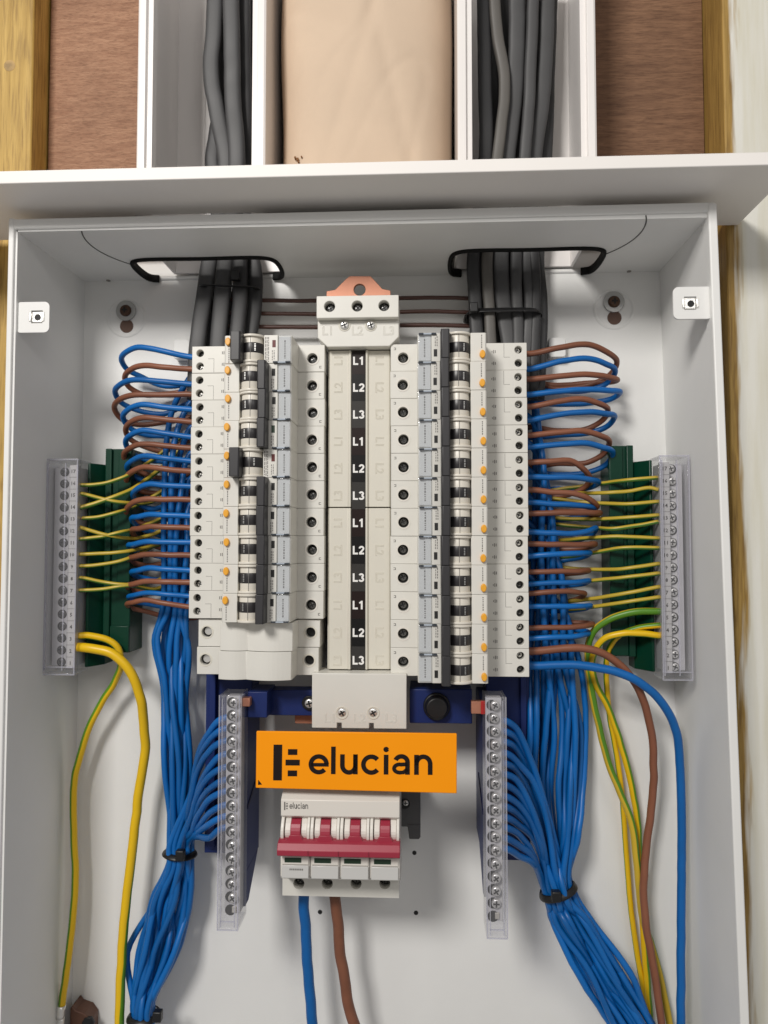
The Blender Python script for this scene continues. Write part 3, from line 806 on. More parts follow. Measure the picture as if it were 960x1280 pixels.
    while z > -5.8:
        l = r2.uniform(.5, 1.5); lt.box(21.5, 22.3, 80.1, 80.22, z - l, z); z -= l + .5
    o = lt.build('label_print', M_PRINT, t); o['kind'] = 'stuff'
    cc = MB().box(17.9, 25.9, 80.3, 82.2, -hw + .35, hw - .35).build('label_clip', M_CLEARB, t, bev=.3)
    ce = MB()
    for x in (14.8, 22.6): ce.box(x, x + 2.9, 79.6, 82.5, -hw - .0, -hw + .95)
    ce.build('clip_foot', mat('smoky_clip', (0.05, 0.06, 0.075), 0.2), t, bev=.15)
    MB().box(17.7, 22.6, 79.8, 82.0, -hw + .05, -hw + .8).build('clip_hinge', mat('pale_blue_clip', (0.50, 0.56, 0.64), 0.2), t)
    return t
proto_on = breaker('circuit_breaker', 'x', True, M_HOLE)
proto_off = breaker('circuit_breaker', 'x', False, M_REDFLAG)
first = {'on': True, 'off': True}
GB = 'circuit breakers in the two columns'
def put_breaker(side, i, on):
    proto = proto_on if on else proto_off
    zc = ZTOP - PITCH * (i + .5) - (.25 if side == 'R' else 0)
    jit = [rnd.uniform(-.25, .25), rnd.uniform(-.35, .35)]
    at = ((XCL if side == 'L' else XCR) + jit[0], jit[1], zc)
    rot = 0 if side == 'L' else math.pi
    key = 'on' if on else 'off'
    if first[key]:
        proto.location = V(at); proto.rotation_euler = (0, rot, 0); first[key] = False; o = proto
    else: o = dup(proto, at, rot)
    if side == 'L':
        st = 'lever up at the label side' if on else 'lever thrown towards the orange button, red flag'
        o['label'] = ('%s cream breaker in the left column, %s' % (ORD[i].capitalize() if i == 0 else ORD[i].capitalize(), 'dark lever joined in line' if on else 'dark lever thrown out, red flag'))
    else:
        o['label'] = '%s cream breaker in the full right column, dark lever in line' % ORD[i].capitalize()
    o['group'] = GB
    return o
BR = {}
for i in range(10): BR['L', i] = put_breaker('L', i, i not in (0, 4))
for i in range(12): BR['R', i] = put_breaker('R', i, True)
BR['L', 9]['label'] = 'lowest cream breaker in the left column, just above the blank modules'
# the fourth one shows a green flag
for c in BR['L', 3].children:
    if c.name.startswith('flag_window'):
        c.data = c.data.copy(); c.data.materials[0] = M_GREENFLAG

# blank modules below the left column
def blank(z0, z1, dx, label):
    t = thing('blank_module', label, 'blanking module', (-104, 0, z0), 'blank modules under the left column')
    xa, xb = -143.2 + dx, -64.2 + dx
    b = MB()
    zc = (z0 + z1) / 2 + .6
    b.box(xa, xb, 13, 49.2, z0, z1)
    b.plate(hexag(xa, -123.5 + dx, z0, z1), [circle(xa + 5.5, zc, 3.5, 22)], 'h', 49, 55)
    b.plate(hexag(-80 + dx, xb, z0, z1), [circle(xb - 6.2, zc, 3.3, 22)], 'h', 49, 55)
    pf = [(-125 + dx, 50), (-124.6 + dx, 70)]
    for k in range(9): a = k / 8; pf.append((-124.4 + dx + 17.4 * a, 70.6 + 3.6 * math.sin(math.pi * (.12 + .72 * a))))
    for k in range(11): a = k / 10; pf.append((-106.4 + dx + 27.6 * a, 72.3 + 4.2 * math.sin(math.pi * (.03 + .9 * a))))
    pf += [(-78.4 + dx, 72), (-77.9 + dx, 50)]
    b.prism(pf, 'z', z0, z1)
    b.build('body', M_BEIGE, t, bev=.3)
    for x, r in ((xa + 5.5, 3.45), (xb - 6.2, 3.25)):
        MB().cyl((x, zc), 'h', r, 49.1, 49.5, 20).build('bore', M_HOLE, t)
        MB().plate(circle(x, zc, 4.4, 24), [circle(x, zc, r + .05, 24)], 'h', 54.9, 55.2).build('bore_rim', M_BEIGE2, t)
    MB().cyl((xa + 5.9, zc + .4), 'h', 2.6, 49.3, 52.6, 18).build('terminal_screw', M_SCREW, t, bev=.3)
z_b = ZTOP - PITCH * 10 - .6
blank(z_b - 17.6, z_b - .1, 0, 'upper blank cream module with a smooth curved front')
blank(z_b - 35.4, z_b - 17.9, -.8, 'lower blank cream module with a smooth curved front')

# ================================================================== NEUTRAL BARS
def neutral(side):
    L = side == 'L'
    if L: xa, xb, z1, z0 = -121.2, -108.4, -91.0, -229.6
    else: xa, xb, z1, z0 = 38.4, 50.8, -90.5, -230.4
    t = thing('neutral_bar', 'clear covered neutral bar on blue carrier, %s the main switch' % ('left of' if L else 'right of'), 'terminal bar', ((xa + xb) / 2, 0, z0), 'neutral bars under the breakers')
    # clear cover
    cv = MB()
    zt_, zb_ = z1, z0
    cv.plate(hexag(xa, xb, zb_, zt_), [], 'h', 83.8, 85)
    for a, b in ((xa, xa + 1.0), (xb - 1.0, xb)): cv.box(a, b, 64, 83.8, zb_, zt_)
    cv.box(xa + 1, xb - 1, 64, 83.8, zb_, zb_ + 1.2); cv.box(xa + 1, xb - 1, 66, 83.8, zt_ - 1.2, zt_)
    cv.build('cover', M_CLEAR, t, bev=.25)
    rib = MB(); 
    for a in (xa + 1.9, xb - 2.5): rib.box(a, a + .6, 84.9, 85.5, zb_ + 2, zt_ - 2)
    rib.box(xa + 1.9, xb - 2.5, 84.9, 85.5, zb_ + 5.0, zb_ + 5.6)
    rib.box(xa, xa + .7, 84.9, 85.35, zb_, zt_).box(xb - .7, xb, 84.9, 85.35, zb_, zt_).box(xa + .7, xb - .7, 84.9, 85.35, zb_, zb_ + .7)
    rib.build('cover_rib', M_EDGE, t)
    xm = P(290, 1000, 78)[0] if L else P(619.5, 1000, 78)[0]
    MB().box(xa + 1.6, xb - 1.6, 64.5, 73.5, zb_ + 4.5, zt_ - 3).build('terminal_strip', M_STRIP, t, bev=.4)
    pzs = P(290, 880, 78)[2]; step = (P(290, 1132, 78)[2] - pzs) / 15.4
    r3 = random.Random(11 if L else 12)
    for i in range(17):
        z = pzs + step * i
        if z < zb_ + 5: break
        hh = 77.5 + r3.uniform(-1.5, 1.0)
        MB().cyl((xm - 1.5, z), 'h', 3.3, 73, 73.75, 14).build('bore', M_HOLE, t)
        if i >= 16: MB().box(xm - .4, xm + 2.2, 73.2, 74.6, z - 1.2, z + 2.4).build('clamp_edge', M_BRASS, t, bev=.2)
        if i < 16: scr(t, xm + r3.uniform(-.1, .5), z + .3, hh, 2.75, rotd=r3.uniform(0, 90), ht=4)
    if L:
        car = MB().box(xa + 5, xb - .2, 28, 66, z0 + 26, z1 - 9)
        car.prism([(30, z0 + 26.05), (66, z0 + 26.05), (66, z0 + 5), (57, z0 + 5)], 'x', xa + 5, xb - .2)
        car.build('carrier', M_NAVY, t, bev=.5)
        MB().prism([(63, z0 + 66), (63, z0 + 63.5), (29, z0 + 76.5), (29, z0 + 79)], 'x', xb - .3, xb + .35).build('carrier_slot', mat('navy_shadow_plastic', (0.006, 0.008, 0.05), .5), t)
        MB().box(-147.5, xa + 6, 0.3, 22, z0 + 19, z1 + 16).box(-144.0, -139.5, 22, 27, z0 + 24, z1 + 16).build('back_carrier', M_NAVY, t, bev=.6)
        a, b = P(309, 897, 66), P(334, 865, 66)
        MB().box(a[0], b[0], 40, 66, a[2], b[2]).build('bracket', M_NAVY, t, bev=.5)
        a, b = P(330, 894, 50), P(396, 863, 50)
        MB().box(b[0] - 34, b[0], 36, 50, a[2], b[2]).build('bracket_arm', M_NAVY, t, bev=.5)
        c = P(386, 879, 52)
        MB().cyl((c[0], c[2]), 'h', 4.6, 48, 52, 24).build('screw_collar', M_BLACK, t, bev=.4)
        scr(t, c[0] + .4, c[2], 53.5, 3.0, rotd=15)
        MB().box(xm + 3.2, xb + 3, 66, 72, z1 - 9.5, z1 - 4.5).build('copper_link', M_COPPER, t, bev=.3)
    else:
        MB().box(xa + .2, xa + 7, 6, 64, z0 + 34, z1 - 9).prism([(30, z0 + 34.05), (64, z0 + 34.05), (64, z0 + 14), (58, z0 + 14)], 'x', xa + .2, xa + 7).build('carrier', M_NAVY, t, bev=.5)
        MB().prism([(63, z0 + 66), (63, z0 + 63.5), (29, z0 + 76.5), (29, z0 + 79)], 'x', xa - .35, xa + .3).build('carrier_slot', mat('navy_shadow_plastic', (0.006, 0.008, 0.05), .5), t)
        MB().box(xa + 6, 73.5, 0.3, 22, z0 + 19, z1 + 14).box(67, 71, 22, 26, z0 + 24, z1 + 14).build('back_carrier', M_NAVY, t, bev=.6)
        a, b = P(512, 904, 50), P(590, 862, 50)
        MB().box(a[0], b[0], 20, 50, a[2], b[2]).build('bracket', M_NAVY, t, bev=.6)
        c = P(546, 885, 56)
        MB().cyl((c[0], c[2]), 'h', 8.6, 49, 53, 32).cyl((c[0], c[2]), 'h', 7.8, 52.9, 58, 32, r2=6.6).build('plug', M_BLACK, t, bev=.8)
        MB().box(xa - 7, xm - 3.2, 62, 67, z1 - 14, z1 - 6.5).build('copper_link', M_COPPER, t, bev=.3)
        MB().box(xa - 1.2, xa + 2.2, 66.8, 68.2, z1 - 14, z1 - 6.0).build('red_marker', M_REDFLAG if False else mat('red_marker', (.45, .02, .02), .4), t, bev=.2)
    return t
neutral('L'); neutral('R')

# ================================================================== EARTH BARS
def earth(side):
    L = side == 'L'
    s = 1 if L else -1
    if L: xa, xb = -251.0 + 1.2, -228.0
    else: xa, xb = 172.8, 153.8
    z1, z0 = 57.0, -86.6
    t = thing('earth_bar', 'clear covered earth bar on green carrier beside the %s side wall' % side.replace('L', 'left').replace('R', 'right'), 'terminal bar', ((xa + xb) / 2, 0, z0), 'earth bars on green carriers')
    lo, hi = min(xa, xb), max(xa, xb)
    cv = MB().box(lo, hi, 46.8, 48, z0, z1)
    for a in (lo, hi - 1.2): cv.box(a, a + 1.2, 28, 46.8, z0, z1)
    cv.box(lo + 1.2, hi - 1.2, 28, 46.8, z0, z0 + 1.4); cv.box(lo + 1.2, hi - 1.2, 28, 46.8, z1 - 1.4, z1)
    cv.build('cover', M_CLEAR, t, bev=.3)
    MB().box(lo + 1.0, lo + 1.8, 47.9, 48.7, z0 + 3, z1 - 3).box(hi - 8.6, hi - 8.0, 47.9, 48.7, z0 + 3, z1 - 3).box(lo + 1.0, hi - 1, 47.9, 48.6, z0 + 5, z0 + 5.8).box(lo, lo + .8, 47.9, 48.3, z0, z1).box(hi - .8, hi, 47.9, 48.3, z0, z1).box(lo + .8, hi - .8, 47.9, 48.3, z1 - .8, z1).box(lo + .8, hi - .8, 47.9, 48.3, z0, z0 + .8).build('cover_rib', M_EDGE, t)
    xs = xa + s * 9.0; xl = xb - s * 4.6
    MB().box(lo + 2.0, hi - 2.0, 28, 40, z0 + 5, z1 - 5).build('terminal_strip', M_STRIP, t, bev=.4)
    MB().box(xl - 2.9, xl + 2.9, 40, 44.5, z0 + 4, z1 - 4).build('number_strip', mat('pale_grey_strip', (0.52, 0.51, 0.50), .5), t, bev=.3)
    n = 17; zt = z1 - 8.2; st = 8.0
    r3 = random.Random(21 if L else 22)
    nums = MB(); sep = MB()
    for i in range(n):
        z = zt - st * i
        MB().cyl((xs, z), 'h', 3.1, 39.8, 40.3, 16).build('bore', M_HOLE, t)
        scr(t, xs + s * r3.uniform(-.2, .9), z + .2, 41.6 if L else 42.5, 2.5, m=M_DULL if L else M_SCREW, rotd=r3.uniform(0, 90), ht=2)
        text_into(nums, str(n - i), 3.4, lambda u, v, w, z=z: (xl + u, 44.5 + w, z + v), 0.1, bold=0.02, res=1)
        sep.box(xl - 2.85, xl + 2.85, 44.4, 44.62, z - 4.1, z - 3.8)
    o = nums.build('numerals', M_INK, t); sep.build('divider_line', M_PRINT, t)['kind'] = 'stuff'
    # green carrier: arm to the bar, and the foot on the back sheet
    xf0 = P(130, 600, 28)[0] if L else P(793, 600, 28)[0]
    xf1 = P(162, 600, 28)[0] if L else P(763, 600, 28)[0]
    a = MB().prism([(xb + s * .3, 22), (xb + s * .3, 34), (xb + s * 2.0, 34), (xf0, 22), (xf0, 8), (xb + s * 6, 8)], 'z', z0 + 3, z1 - 1.5)
    a.build('arm', M_GREEN, t, bev=.5)
    MB().prism([(xb + s * 1.2, 34.9), (xf0 - s * .5, 22.8), (xf0 - s * .5, 21), (xb + s * 1.2, 33)], 'z', z1 - 12, z1 - 14.5).build('arm_slot', mat('deep_green', (0.002, 0.02, 0.012), .5), t)
    f = MB().box(min(xf0, xf1), max(xf0, xf1), 0.3, 24, z0 + 11.5, z1 + 9.5)
    f.box(min(xf0, xf0 + s * 4.5), max(xf0, xf0 + s * 4.5), 24, 26.4, z0 + 11.5, z1 + 9.5)
    f.build('foot', M_GREEN, t, bev=.6)
    MB().box(min(xf0 + s * 4.6, xf1), max(xf0 + s * 4.6, xf1), 24, 25.6, z0 + 12, z0 + 30).build('foot_rib', M_GREEN, t, bev=.5)
    MB().box(min(xf1 - s * 9, xf1), max(xf1 - s * 9, xf1), 24, 25.6, z0 + 60, z1 + 9).build('foot_rib', M_GREEN, t, bev=.5)
    return t
earth('L'); earth('R')

# ================================================================== MAIN SWITCH
ms = thing('main_switch', 'four pole main switch with red toggle bar below the orange sign', 'main switch', (-48, 0, -220))
X0, X1 = -83.4, -12.4
def zz(py, h): return P(425, py, h)[2]
prof = [(13, zz(1121, 60)), (60, zz(1121, 60)), (60, zz(1099, 60)), (82, zz(1099.5, 82)), (84, zz(1097, 84)), (84, zz(1072, 84)), (78, zz(1070, 78)), (78, zz(1024, 78)), (84, zz(1021, 84)), (84, zz(1001, 84)), (80, zz(993, 80)), (60, zz(970, 72)), (60, zz(940, 60)), (13, zz(940, 60))]
MB().prism(prof[2:12] + [(40, zz(970, 72)), (40, zz(1099, 60))], 'x', X0, X1).build('body', M_WHITE, ms, bev=.4)
mh = [(P(px, 1104.5, 60)[0], P(px, 1104.5, 60)[2]) for px in (373.5, 409, 445, 481)]
zl0, zl1 = zz(1121, 60), zz(1098, 60)
MB().plate(hexag(-86.6, -13.5, zl0, zl1), [circle(x, z, 3.5, 20) for x, z in mh], 'h', 52, 60).box(-86.6, -13.5, 13, 52.1, zl0, zl1 + 50).build('terminal_shoulder', M_BEIGE, ms, bev=.35)
for x, z in mh:
    MB().cyl((x, z), 'h', 3.45, 52.2, 52.6, 18).build('bore', M_HOLE, ms)
    scr(ms, x, z - .3, 54.5, 2.7, m=M_DULL, rotd=rnd.uniform(0, 90))
pole = (X1 - X0) / 4
for i in range(4):
    a = X0 + pole * i; c = a + pole / 2
    zt_, zb_ = zz(1026, 83), zz(1053, 83)
    def shell(xa, xb, hh, zt2=zt_, zb2=zb_):
        pr = [(76, zb2 - 2), (hh - 5, zb2 - 2)] + [(hh - 5 + 5 * math.sin(math.pi * k / 10), zb2 - 2 + (zt2 + 1 - zb2 + 2) * k / 10) for k in range(1, 10)] + [(hh - 5, zt2 + 1), (76, zt2 + 1)]
        return MB().prism(pr, 'x', xa, xb).build('toggle_cheek', M_WHITE, ms, bev=.35)
    shell(a + .2, a + 2.1, 86.5, zt_ + 1, zb_ - 2); shell(a + 2.6, a + 6.0, 85.0); shell(a + 12.3, a + 15.8, 85.0)
    shell(a + 15.9, a + 17.6, 86.5, zt_ + 1, zb_ - 2)
    # red stem
    pr = [(76, zb_ - 3), (84, zb_ - 3)] + [(84.0 + 3.0 * math.sin(math.pi * (k / 9)), zb_ - 3 + (zt_ - zb_ + 3) * k / 9) for k in range(1, 9)] + [(82, zt_), (76, zt_)]
    MB().prism(pr, 'x', a + 6.2, a + 12.1).build('toggle_stem', M_RED, ms, bev=.3)
    # window and label cover
    zwa, zwb = zz(1078.5, 84), zz(1072.5, 84)
    MB().box(a + .9, a + 16.9, 83.6, 84.8, zz(1081, 84), zz(1071, 84)).build('window_frame', M_WHITE, ms, bev=.25)
    MB().box(a + 2.6, a + 12.6, 84.2, 85.0, zwa, zwb).build('flag_window', M_GREENFLAG, ms)
    MB().box(a + .9, a + 17.0, 83.5, 85.3, zz(1098, 84), zz(1082, 84)).build('label_holder', mat('satin_clear', (0.60, 0.60, 0.585), .25), ms, bev=.35)
    if i < 3: MB().box(a + pole - .35, a + pole + .35, 80, 84.15, zz(1098.5, 84), zz(1070, 84)).build('pole_gap', M_PRINT, ms)
# red tie bar
zr1, zr0 = zz(1053, 90), zz(1072, 91)
MB().prism([(82, zr0 + 1), (90.5, zr0), (92.5, zr0 + 1), (92.8, zr0 + 4), (90.5, zr1 - 1), (88, zr1), (82, zr1)], 'x', X0 - .6, X1 + .4).build('toggle_bar', M_RED, ms, bev=.35)
for i in range(4):
    a = X0 + pole * i
    MB().prism([(a + 4.3, zr1 - .5), (a + 14.2, zr1 - .5), (a + 12.1, zr1 + 2.8), (a + 6.2, zr1 + 2.8)], 'h', 82, 88).build('toggle_bar', M_RED, ms, bev=.3)
    if i: MB().box(a - .12, a + .12, 90, 92.92, zr0 + 1.5, zr0 + 4.2).build('bar_joint', mat('dark_red_joint', (.12, .01, .02), .5), ms)
t = MB()
pA = P(355, 1007.5, 84.1)
wordmark(t, lambda u, v, w: (pA[0] + (u - 112) * .0212, 84.0 + w, pA[2] - (v - 322) * .0300), .12)
t.build('wordmark', M_PRINT, ms)
t = MB(); z = zz(1088, 85.3); x = P(362, 1088, 85)[0]
for k in range(8):
    l = .7; t.box(x, x + l, 85.25, 85.42, z - .5, z + .5); x += l + .35
t.build('small_print', M_PRINT, ms)['kind'] = 'stuff'

# grey stop block right of the switch
a, b = P(502, 1049, 36), P(525.5, 985, 36)
gb = thing('end_stop', 'dark grey plastic end stop beside the main switch', 'rail stop', (a[0] + 5, 0, a[2]))
MB().prism([(a[0] - 3, a[2] + 8), (a[0] + 4, a[2] + 8), (a[0] + 5, a[2]), (b[0] - 1, a[2]), (b[0], a[2] + 1.5), (b[0], b[2]), (a[0] - 3, b[2])], 'h', .5, 36).build('block', M_GREYBLK, gb, bev=.6)
c = P(506, 1005, 36.5); MB().cyl((c[0], c[2]), 'h', 3.4, 35, 36.3, 18).build('bore', M_HOLE, gb); scr(gb, c[0] + .6, c[2] + .6, 36.9, 1.9, ht=.8)
MB().box(a[0] + 4, b[0] - .2, 35.8, 36.4, a[2] + 9.0, a[2] + 9.6).build('ridge', M_GREYBLK, gb)

# ================================================================== ORANGE SIGN
sg = thing('sign_plate', 'orange sign plate with black logo and lettering above the main switch', 'sign', P(445, 990, 84))
TLc, TRc, BRc, BLc = [Vector(P(*a)) for a in ((320.5, 914, 86), (571, 917, 89.5), (571, 992, 89.5), (319.5, 985, 86))]
BLc = TLc + (BLc - TLc); 
ux = (TRc - TLc); vx = (BLc - TLc); vx2 = (BRc - TRc)
nn = Vector((0, 1, 0))
def on_plate(a, b, w):
    p = TLc + ux * a + (vx * (1 - a) + vx2 * a) * b + nn * w
    return (p.x, p.y, p.z)
cs = [on_plate(0, 1, -1.6), on_plate(1, 1, -1.6), on_plate(1, 0, -1.6), on_plate(0, 0, -1.6), on_plate(0, 1, 0), on_plate(1, 1, 0), on_plate(1, 0, 0), on_plate(0, 0, 0)]
MB().hexa(cs).build('plate', M_LABEL, sg, bev=.45)
def crop_to_plate(u, v, w):          # the enlarged view of the sign: x 36..897, y top 182..200, bottom 437..452
    a = (u - 36) / 861; top = 182 + 10 * a; bot = 437 + 15 * a
    return on_plate(a, (v - top) / (bot - top), w)
t = MB(); wordmark(t, crop_to_plate, .10); t.build('wordmark', M_INK, sg)
t = MB(); t.add([crop_to_plate(u, v, w) for w in (-.05, .1) for u, v in ((47, 400), (64, 421), (46, 423))], [(0, 1, 2), (3, 4, 5), (0, 1, 4, 3), (1, 2, 5, 4), (2, 0, 3, 5)]); t.build('corner_mark', M_INK, sg)
q = P(445, 950, 60)
MB().box(q[0] - 22, q[0] + 22, 58, 84.3, q[2] - 4, q[2] + 4).build('clip', M_BEIGE, sg)

# ================================================================== WIRES
rw = random.Random(77)
def wire(name, label, cat, pts, r, m, group=None, n=10, rb=None, sub=8, roll=0.0, ref=(0, 1, 0), twist=0.0, pw=1.0):
    w = [tuple(p) if isinstance(p, Vector) else P(*p) for p in pts]
    path = smooth_path([Vector(q) for q in w], sub)
    sd = rw.uniform(0, 500); amp = .16 * r if rb is None else .1 * r      # no wire is perfectly fair: slight kinks along it
    L = 0.0
    for i in range(1, len(path)):
        L += (path[i] - path[i - 1]).length
        e = min(1, i / 4, (len(path) - 1 - i) / 4)
        path[i] = path[i] + e * amp * Vector((noise.noise(Vector((L / 11, sd, 0))), noise.noise(Vector((L / 11, sd, 9))), noise.noise(Vector((L / 11, sd, 19)))))
    mb = MB().tube(path, r, rb, n=n, raw=True, roll=roll, ref=ref, twist=twist, pw=pw)
    low = min(w, key=lambda p: p[2])
    return tag(mb.build(name, m, origin=low), label, cat, group)

# --- grey sheathed cables
GC = 'grey sheathed cables coming down the trunkings'
def grey(label, pts, m, ra, rb, roll=0.0):
    wire('grey_cable', label, 'cable', pts, ra, m, GC, n=20, rb=rb, roll=roll, sub=7, pw=.62)
# left: seen in the trunking (y < 210), through the shelf, then the box (y 325 to 430) and behind the breakers
lt = [([(270, -40), (268, 30), (264, 90), (273, 150), (283, 212)], 34, [(262, 325), (254, 380), (246, 440), (244, 500)], 22, M_GREY),
      ([(288, -40), (290, 60), (291, 120), (296, 212)], 40, [(282, 325), (277, 380), (272, 440), (270, 500)], 26, M_GREY),
      ([(304, -40), (304, 60), (306, 212)], 30, [(300, 325), (300, 380), (294, 440), (292, 500)], 28, M_GREYDK),
      ([(278, -40), (282, 100), (270, 170), (267, 212)], 24, [(316, 325), (318, 380), (309, 440), (306, 500)], 20, M_GREYDK),
      ([(312, -40), (312, 212)], 22, [(304, 325), (296, 380), (286, 440), (284, 500)], 11, M_GREYDK),
      ([(296, -40), (300, 212)], 17, [(272, 325), (266, 380), (259, 440), (258, 500)], 11, M_GREYDK)]
extra = [([(298, -40), (298, 212)], 14, [(312, 325), (310, 380), (302, 440), (300, 500)], 8, 'dark grey cable furthest back in the left bundle'),
         ([(616, -40), (618, 195)], 14, [(600, 325), (604, 380), (608, 440), (606, 500)], 8, 'dark grey cable furthest back on the left of the right trunking'),
         ([(676, -40), (672, 100), (668, 195)], 14, [(638, 325), (640, 380), (650, 440), (650, 500)], 7, 'dark grey cable furthest back on the right of the right trunking'),
         ([(652, -40), (650, 195)], 32, [(668, 325), (670, 380), (668, 440), (666, 500)], 25, 'thin dark grey cable squeezed between two broad ones in the right bundle')]
for up, hu, dn, hd, lab in extra: grey(lab, [(x, y, hu) for x, y in up] + [(x, y, hd) for x, y in dn], M_GREYDK, 2.8, 5.0 if 'thin' not in lab else 3.4)
for i, (up, hu, dn, hd, m) in enumerate(lt):
    pts = [(x, y, hu) for x, y in up] + [(x, y, hd) for x, y in dn]
    grey(('front-left', 'front', 'front-right', 'lowest-bending', 'rear-right', 'rear')[i] and ('grey cable bowing outward at the left of the left bundle', 'grey cable running straight down the front of the left bundle', 'dark grey cable along the right side of the left bundle', 'dark grey cable crossing behind the bowed one in the left bundle', 'dark grey cable deepest on the right of the left trunking', 'dark grey cable at the back of the left trunking')[i],
         pts, m, 3.0, (5.7, 5.7, 5.2, 5.4, 5.0, 5.0)[i])
rtc = [([(604, -40), (606, 100), (607, 195)], 42, [(592, 325), (594, 380), (597, 440), (597, 500)], 26, M_GREYDK, 5.0, 'dark grey cable hugging the left wall of the right trunking'),
       ([(615, -40), (622, 45), (631, 105), (622, 195)], 46, [(609, 325), (611, 380), (614, 440), (615, 500)], 28, M_GREYWM, 4.1, 'warm grey cable with a bend in the right trunking'),
       ([(646, -40), (646, 50), (643, 120), (634, 195)], 40, [(626, 325), (629, 380), (638, 440), (640, 500)], 24, M_GREY, 6.0, 'broad grey cable in the middle of the right trunking'),
       ([(668, -40), (664, 60), (661, 130), (656, 195)], 44, [(645, 325), (646, 380), (648, 440), (648, 500)], 26, M_GREY, 4.2, 'pale grey cable beside the broad one in the right trunking'),
       ([(684, -40), (682, 60), (677, 130), (668, 195)], 36, [(661, 325), (664, 380), (660, 440), (658, 500)], 24, M_GREY, 5.6, 'grey cable slanting at the right of the right bundle'),
       ([(690, -40), (685, 100), (682, 195)], 26, [(672, 325), (676, 380), (675, 440), (672, 500)], 18, M_GREYDK, 5.0, 'dark grey cable outermost at the right of the right bundle'),
       ([(632, -40), (634, 100), (640, 195)], 24, [(618, 325), (622, 380), (626, 440), (628, 500)], 12, M_GREYDK, 5.0, 'dark grey cable at the back of the right trunking'),
       ([(662, -40), (655, 100), (650, 195)], 22, [(652, 325), (656, 380), (668, 440), (664, 500)], 11, M_GREYDK, 5.0, 'dark grey cable at the back on the right of the right trunking')]
for up, hu, dn, hd, m, rb, lab in rtc:
    grey(lab, [(x, y, hu) for x, y in up] + [(x, y, hd) for x, y in dn], m, 3.0, rb * .93)

# --- three thin dark brown wires across the top of the box
for i, (y0, y1) in enumerate(((375.5, 372), (392, 389.5), (408.5, 406.5))):
    wire('brown_wire', 'dark brown wire crossing behind the terminal block, %s of three' % ('top', 'middle', 'bottom')[i], 'wire',
         [(285, y0 - 1, 14), (330, y0, 14), (400, y0 + .6, 13), (470, (y0 + y1) / 2, 13), (540, y1, 14), (600, y1 + 1.5, 14)], 1.45, M_WDARKBROWN, 'dark brown wires across the top of the box')

# --- loops on the left
GLOOP = 'wire loops at the breaker ends'
NB = {'b': ('blue', M_WBLUE), 'n': ('brown', M_WBROWN)}
Lrows = [ (446, 152, 434, 'b'), (461.5, 156, 457, 'n'), (480, 144, 475, 'b'), (493, 143, 494, 'n'), (512, 154, 506, 'b'), (527, 157, 522, 'n'), (546, 157, 538, 'b'), (560, 155, 555, 'n'),
          (576, 159, 570, 'b'), (589, 158, 584, 'n'), (608, 166, 605, 'b'), (624.5, 158, 624, 'n'), (645, 165, 643, 'b'), (660, 165, 658, 'n'), (678, 161, 677, 'b'), (694, 161, 693, 'n'),
          (713, 165, 710, 'b'), (728, 159, 727, 'n'), (745, 161, 741, 'b'), (758.5, 159, 750, 'n')]
r4 = random.Random(5)
for k, (y, xe, yt, c) in enumerate(Lrows):
    nm, m = NB[c]; row = k // 2
    drop = 34 if row < 4 else (26 if row < 7 else 14)
    ye = yt + (14 if row < 6 else 5)
    hx_ = 38 + r4.uniform(-1, 1)
    pts = [(252, y + 1, 40), (236, y, 40), (205, y - (y - yt) * .55, 41 + r4.uniform(-1, 1)), (xe + 22, yt, 39), (xe + 8, yt + 2 + (ye - yt) * .2, 35), (xe, ye, 27), (xe + 6, ye + drop * .38, 19),
           (xe + 24, ye + drop * .66, 13), (205, y + drop + r4.uniform(-3, 4), 9), (240, y + drop * .8 + r4.uniform(-6, 6), 7), (262, y + drop * .7, 7)]
    wire(nm + '_wire', '%s wire looping out from the %s breaker of the left column' % (nm, 'lowest' if row == 9 else NTH[row]), 'wire', pts, 1.75 if row > 8 else 1.95, m, GLOOP)

# --- loops on the right: start y, peak y, x and y of the far end, return dy, colour
Rrows = [(442, 431, 771, 452, 30, 'n'), (461, 448, 769, 463, 26, 'b'), (474, 468, 772, 475, 4, 'n'), (493, 487, 775, 490, 14, 'b'), (508, 499, 760, 512, 26, 'n'), (525, 515, 768, 520, 22, 'b'),
         (544, 539, 762, 552, 28, 'n'), (559, 554, 766, 566, 26, 'b'), (578, 576, 737, 598, 20, 'n'), (596, 597, 748, 603, 10, 'b'), (612, 617, 746, 633, 6, 'n'), (628, 631, 742, 636, 12, 'b'),
         (642, 641, 750, 641, 6, 'n'), (665, 667, 745, 660, 16, 'b'), (680, 681, 744, 680, 6, 'n'), (695, 692, 737, 691, 8, 'b'), (715, 714, 736, 713, 4, 'n'), (730, 728, 736, 726, 6, 'b'),
         (742, 739, 731, 742, 10, 'n'), (758, 758, 738, 757, 6, 'b'), (785, 784, 741, 780, -2, 'n'), (798, 796, 736, 791, -4, 'b')]
for k, (y, yp, xe, ye, dr, c) in enumerate(Rrows):
    nm, m = NB[c]; row = k // 2
    d = xe - 665
    pts = [(648, y, 41), (664, y, 41), (664 + d * .38, yp + (y - yp) * .25, 42 + r4.uniform(-1, 1)), (664 + d * .68, yp, 40), (664 + d * .90, yp + (ye - yp) * .45, 35), (xe, ye, 27), (664 + d * .93, ye + dr * .55, 19),
           (664 + d * .70, ye + dr * .95, 14), (664 + d * .30, ye + dr * 1.05 + r4.uniform(-2, 3), 10), (664, ye + dr + r4.uniform(-5, 5), 8), (642, ye + dr, 8)]
    wire(nm + '_wire', '%s wire looping out from the %s breaker of the right column' % (nm, NTH[row]), 'wire', pts, 1.95 if row < 8 else 1.8, m, GLOOP)

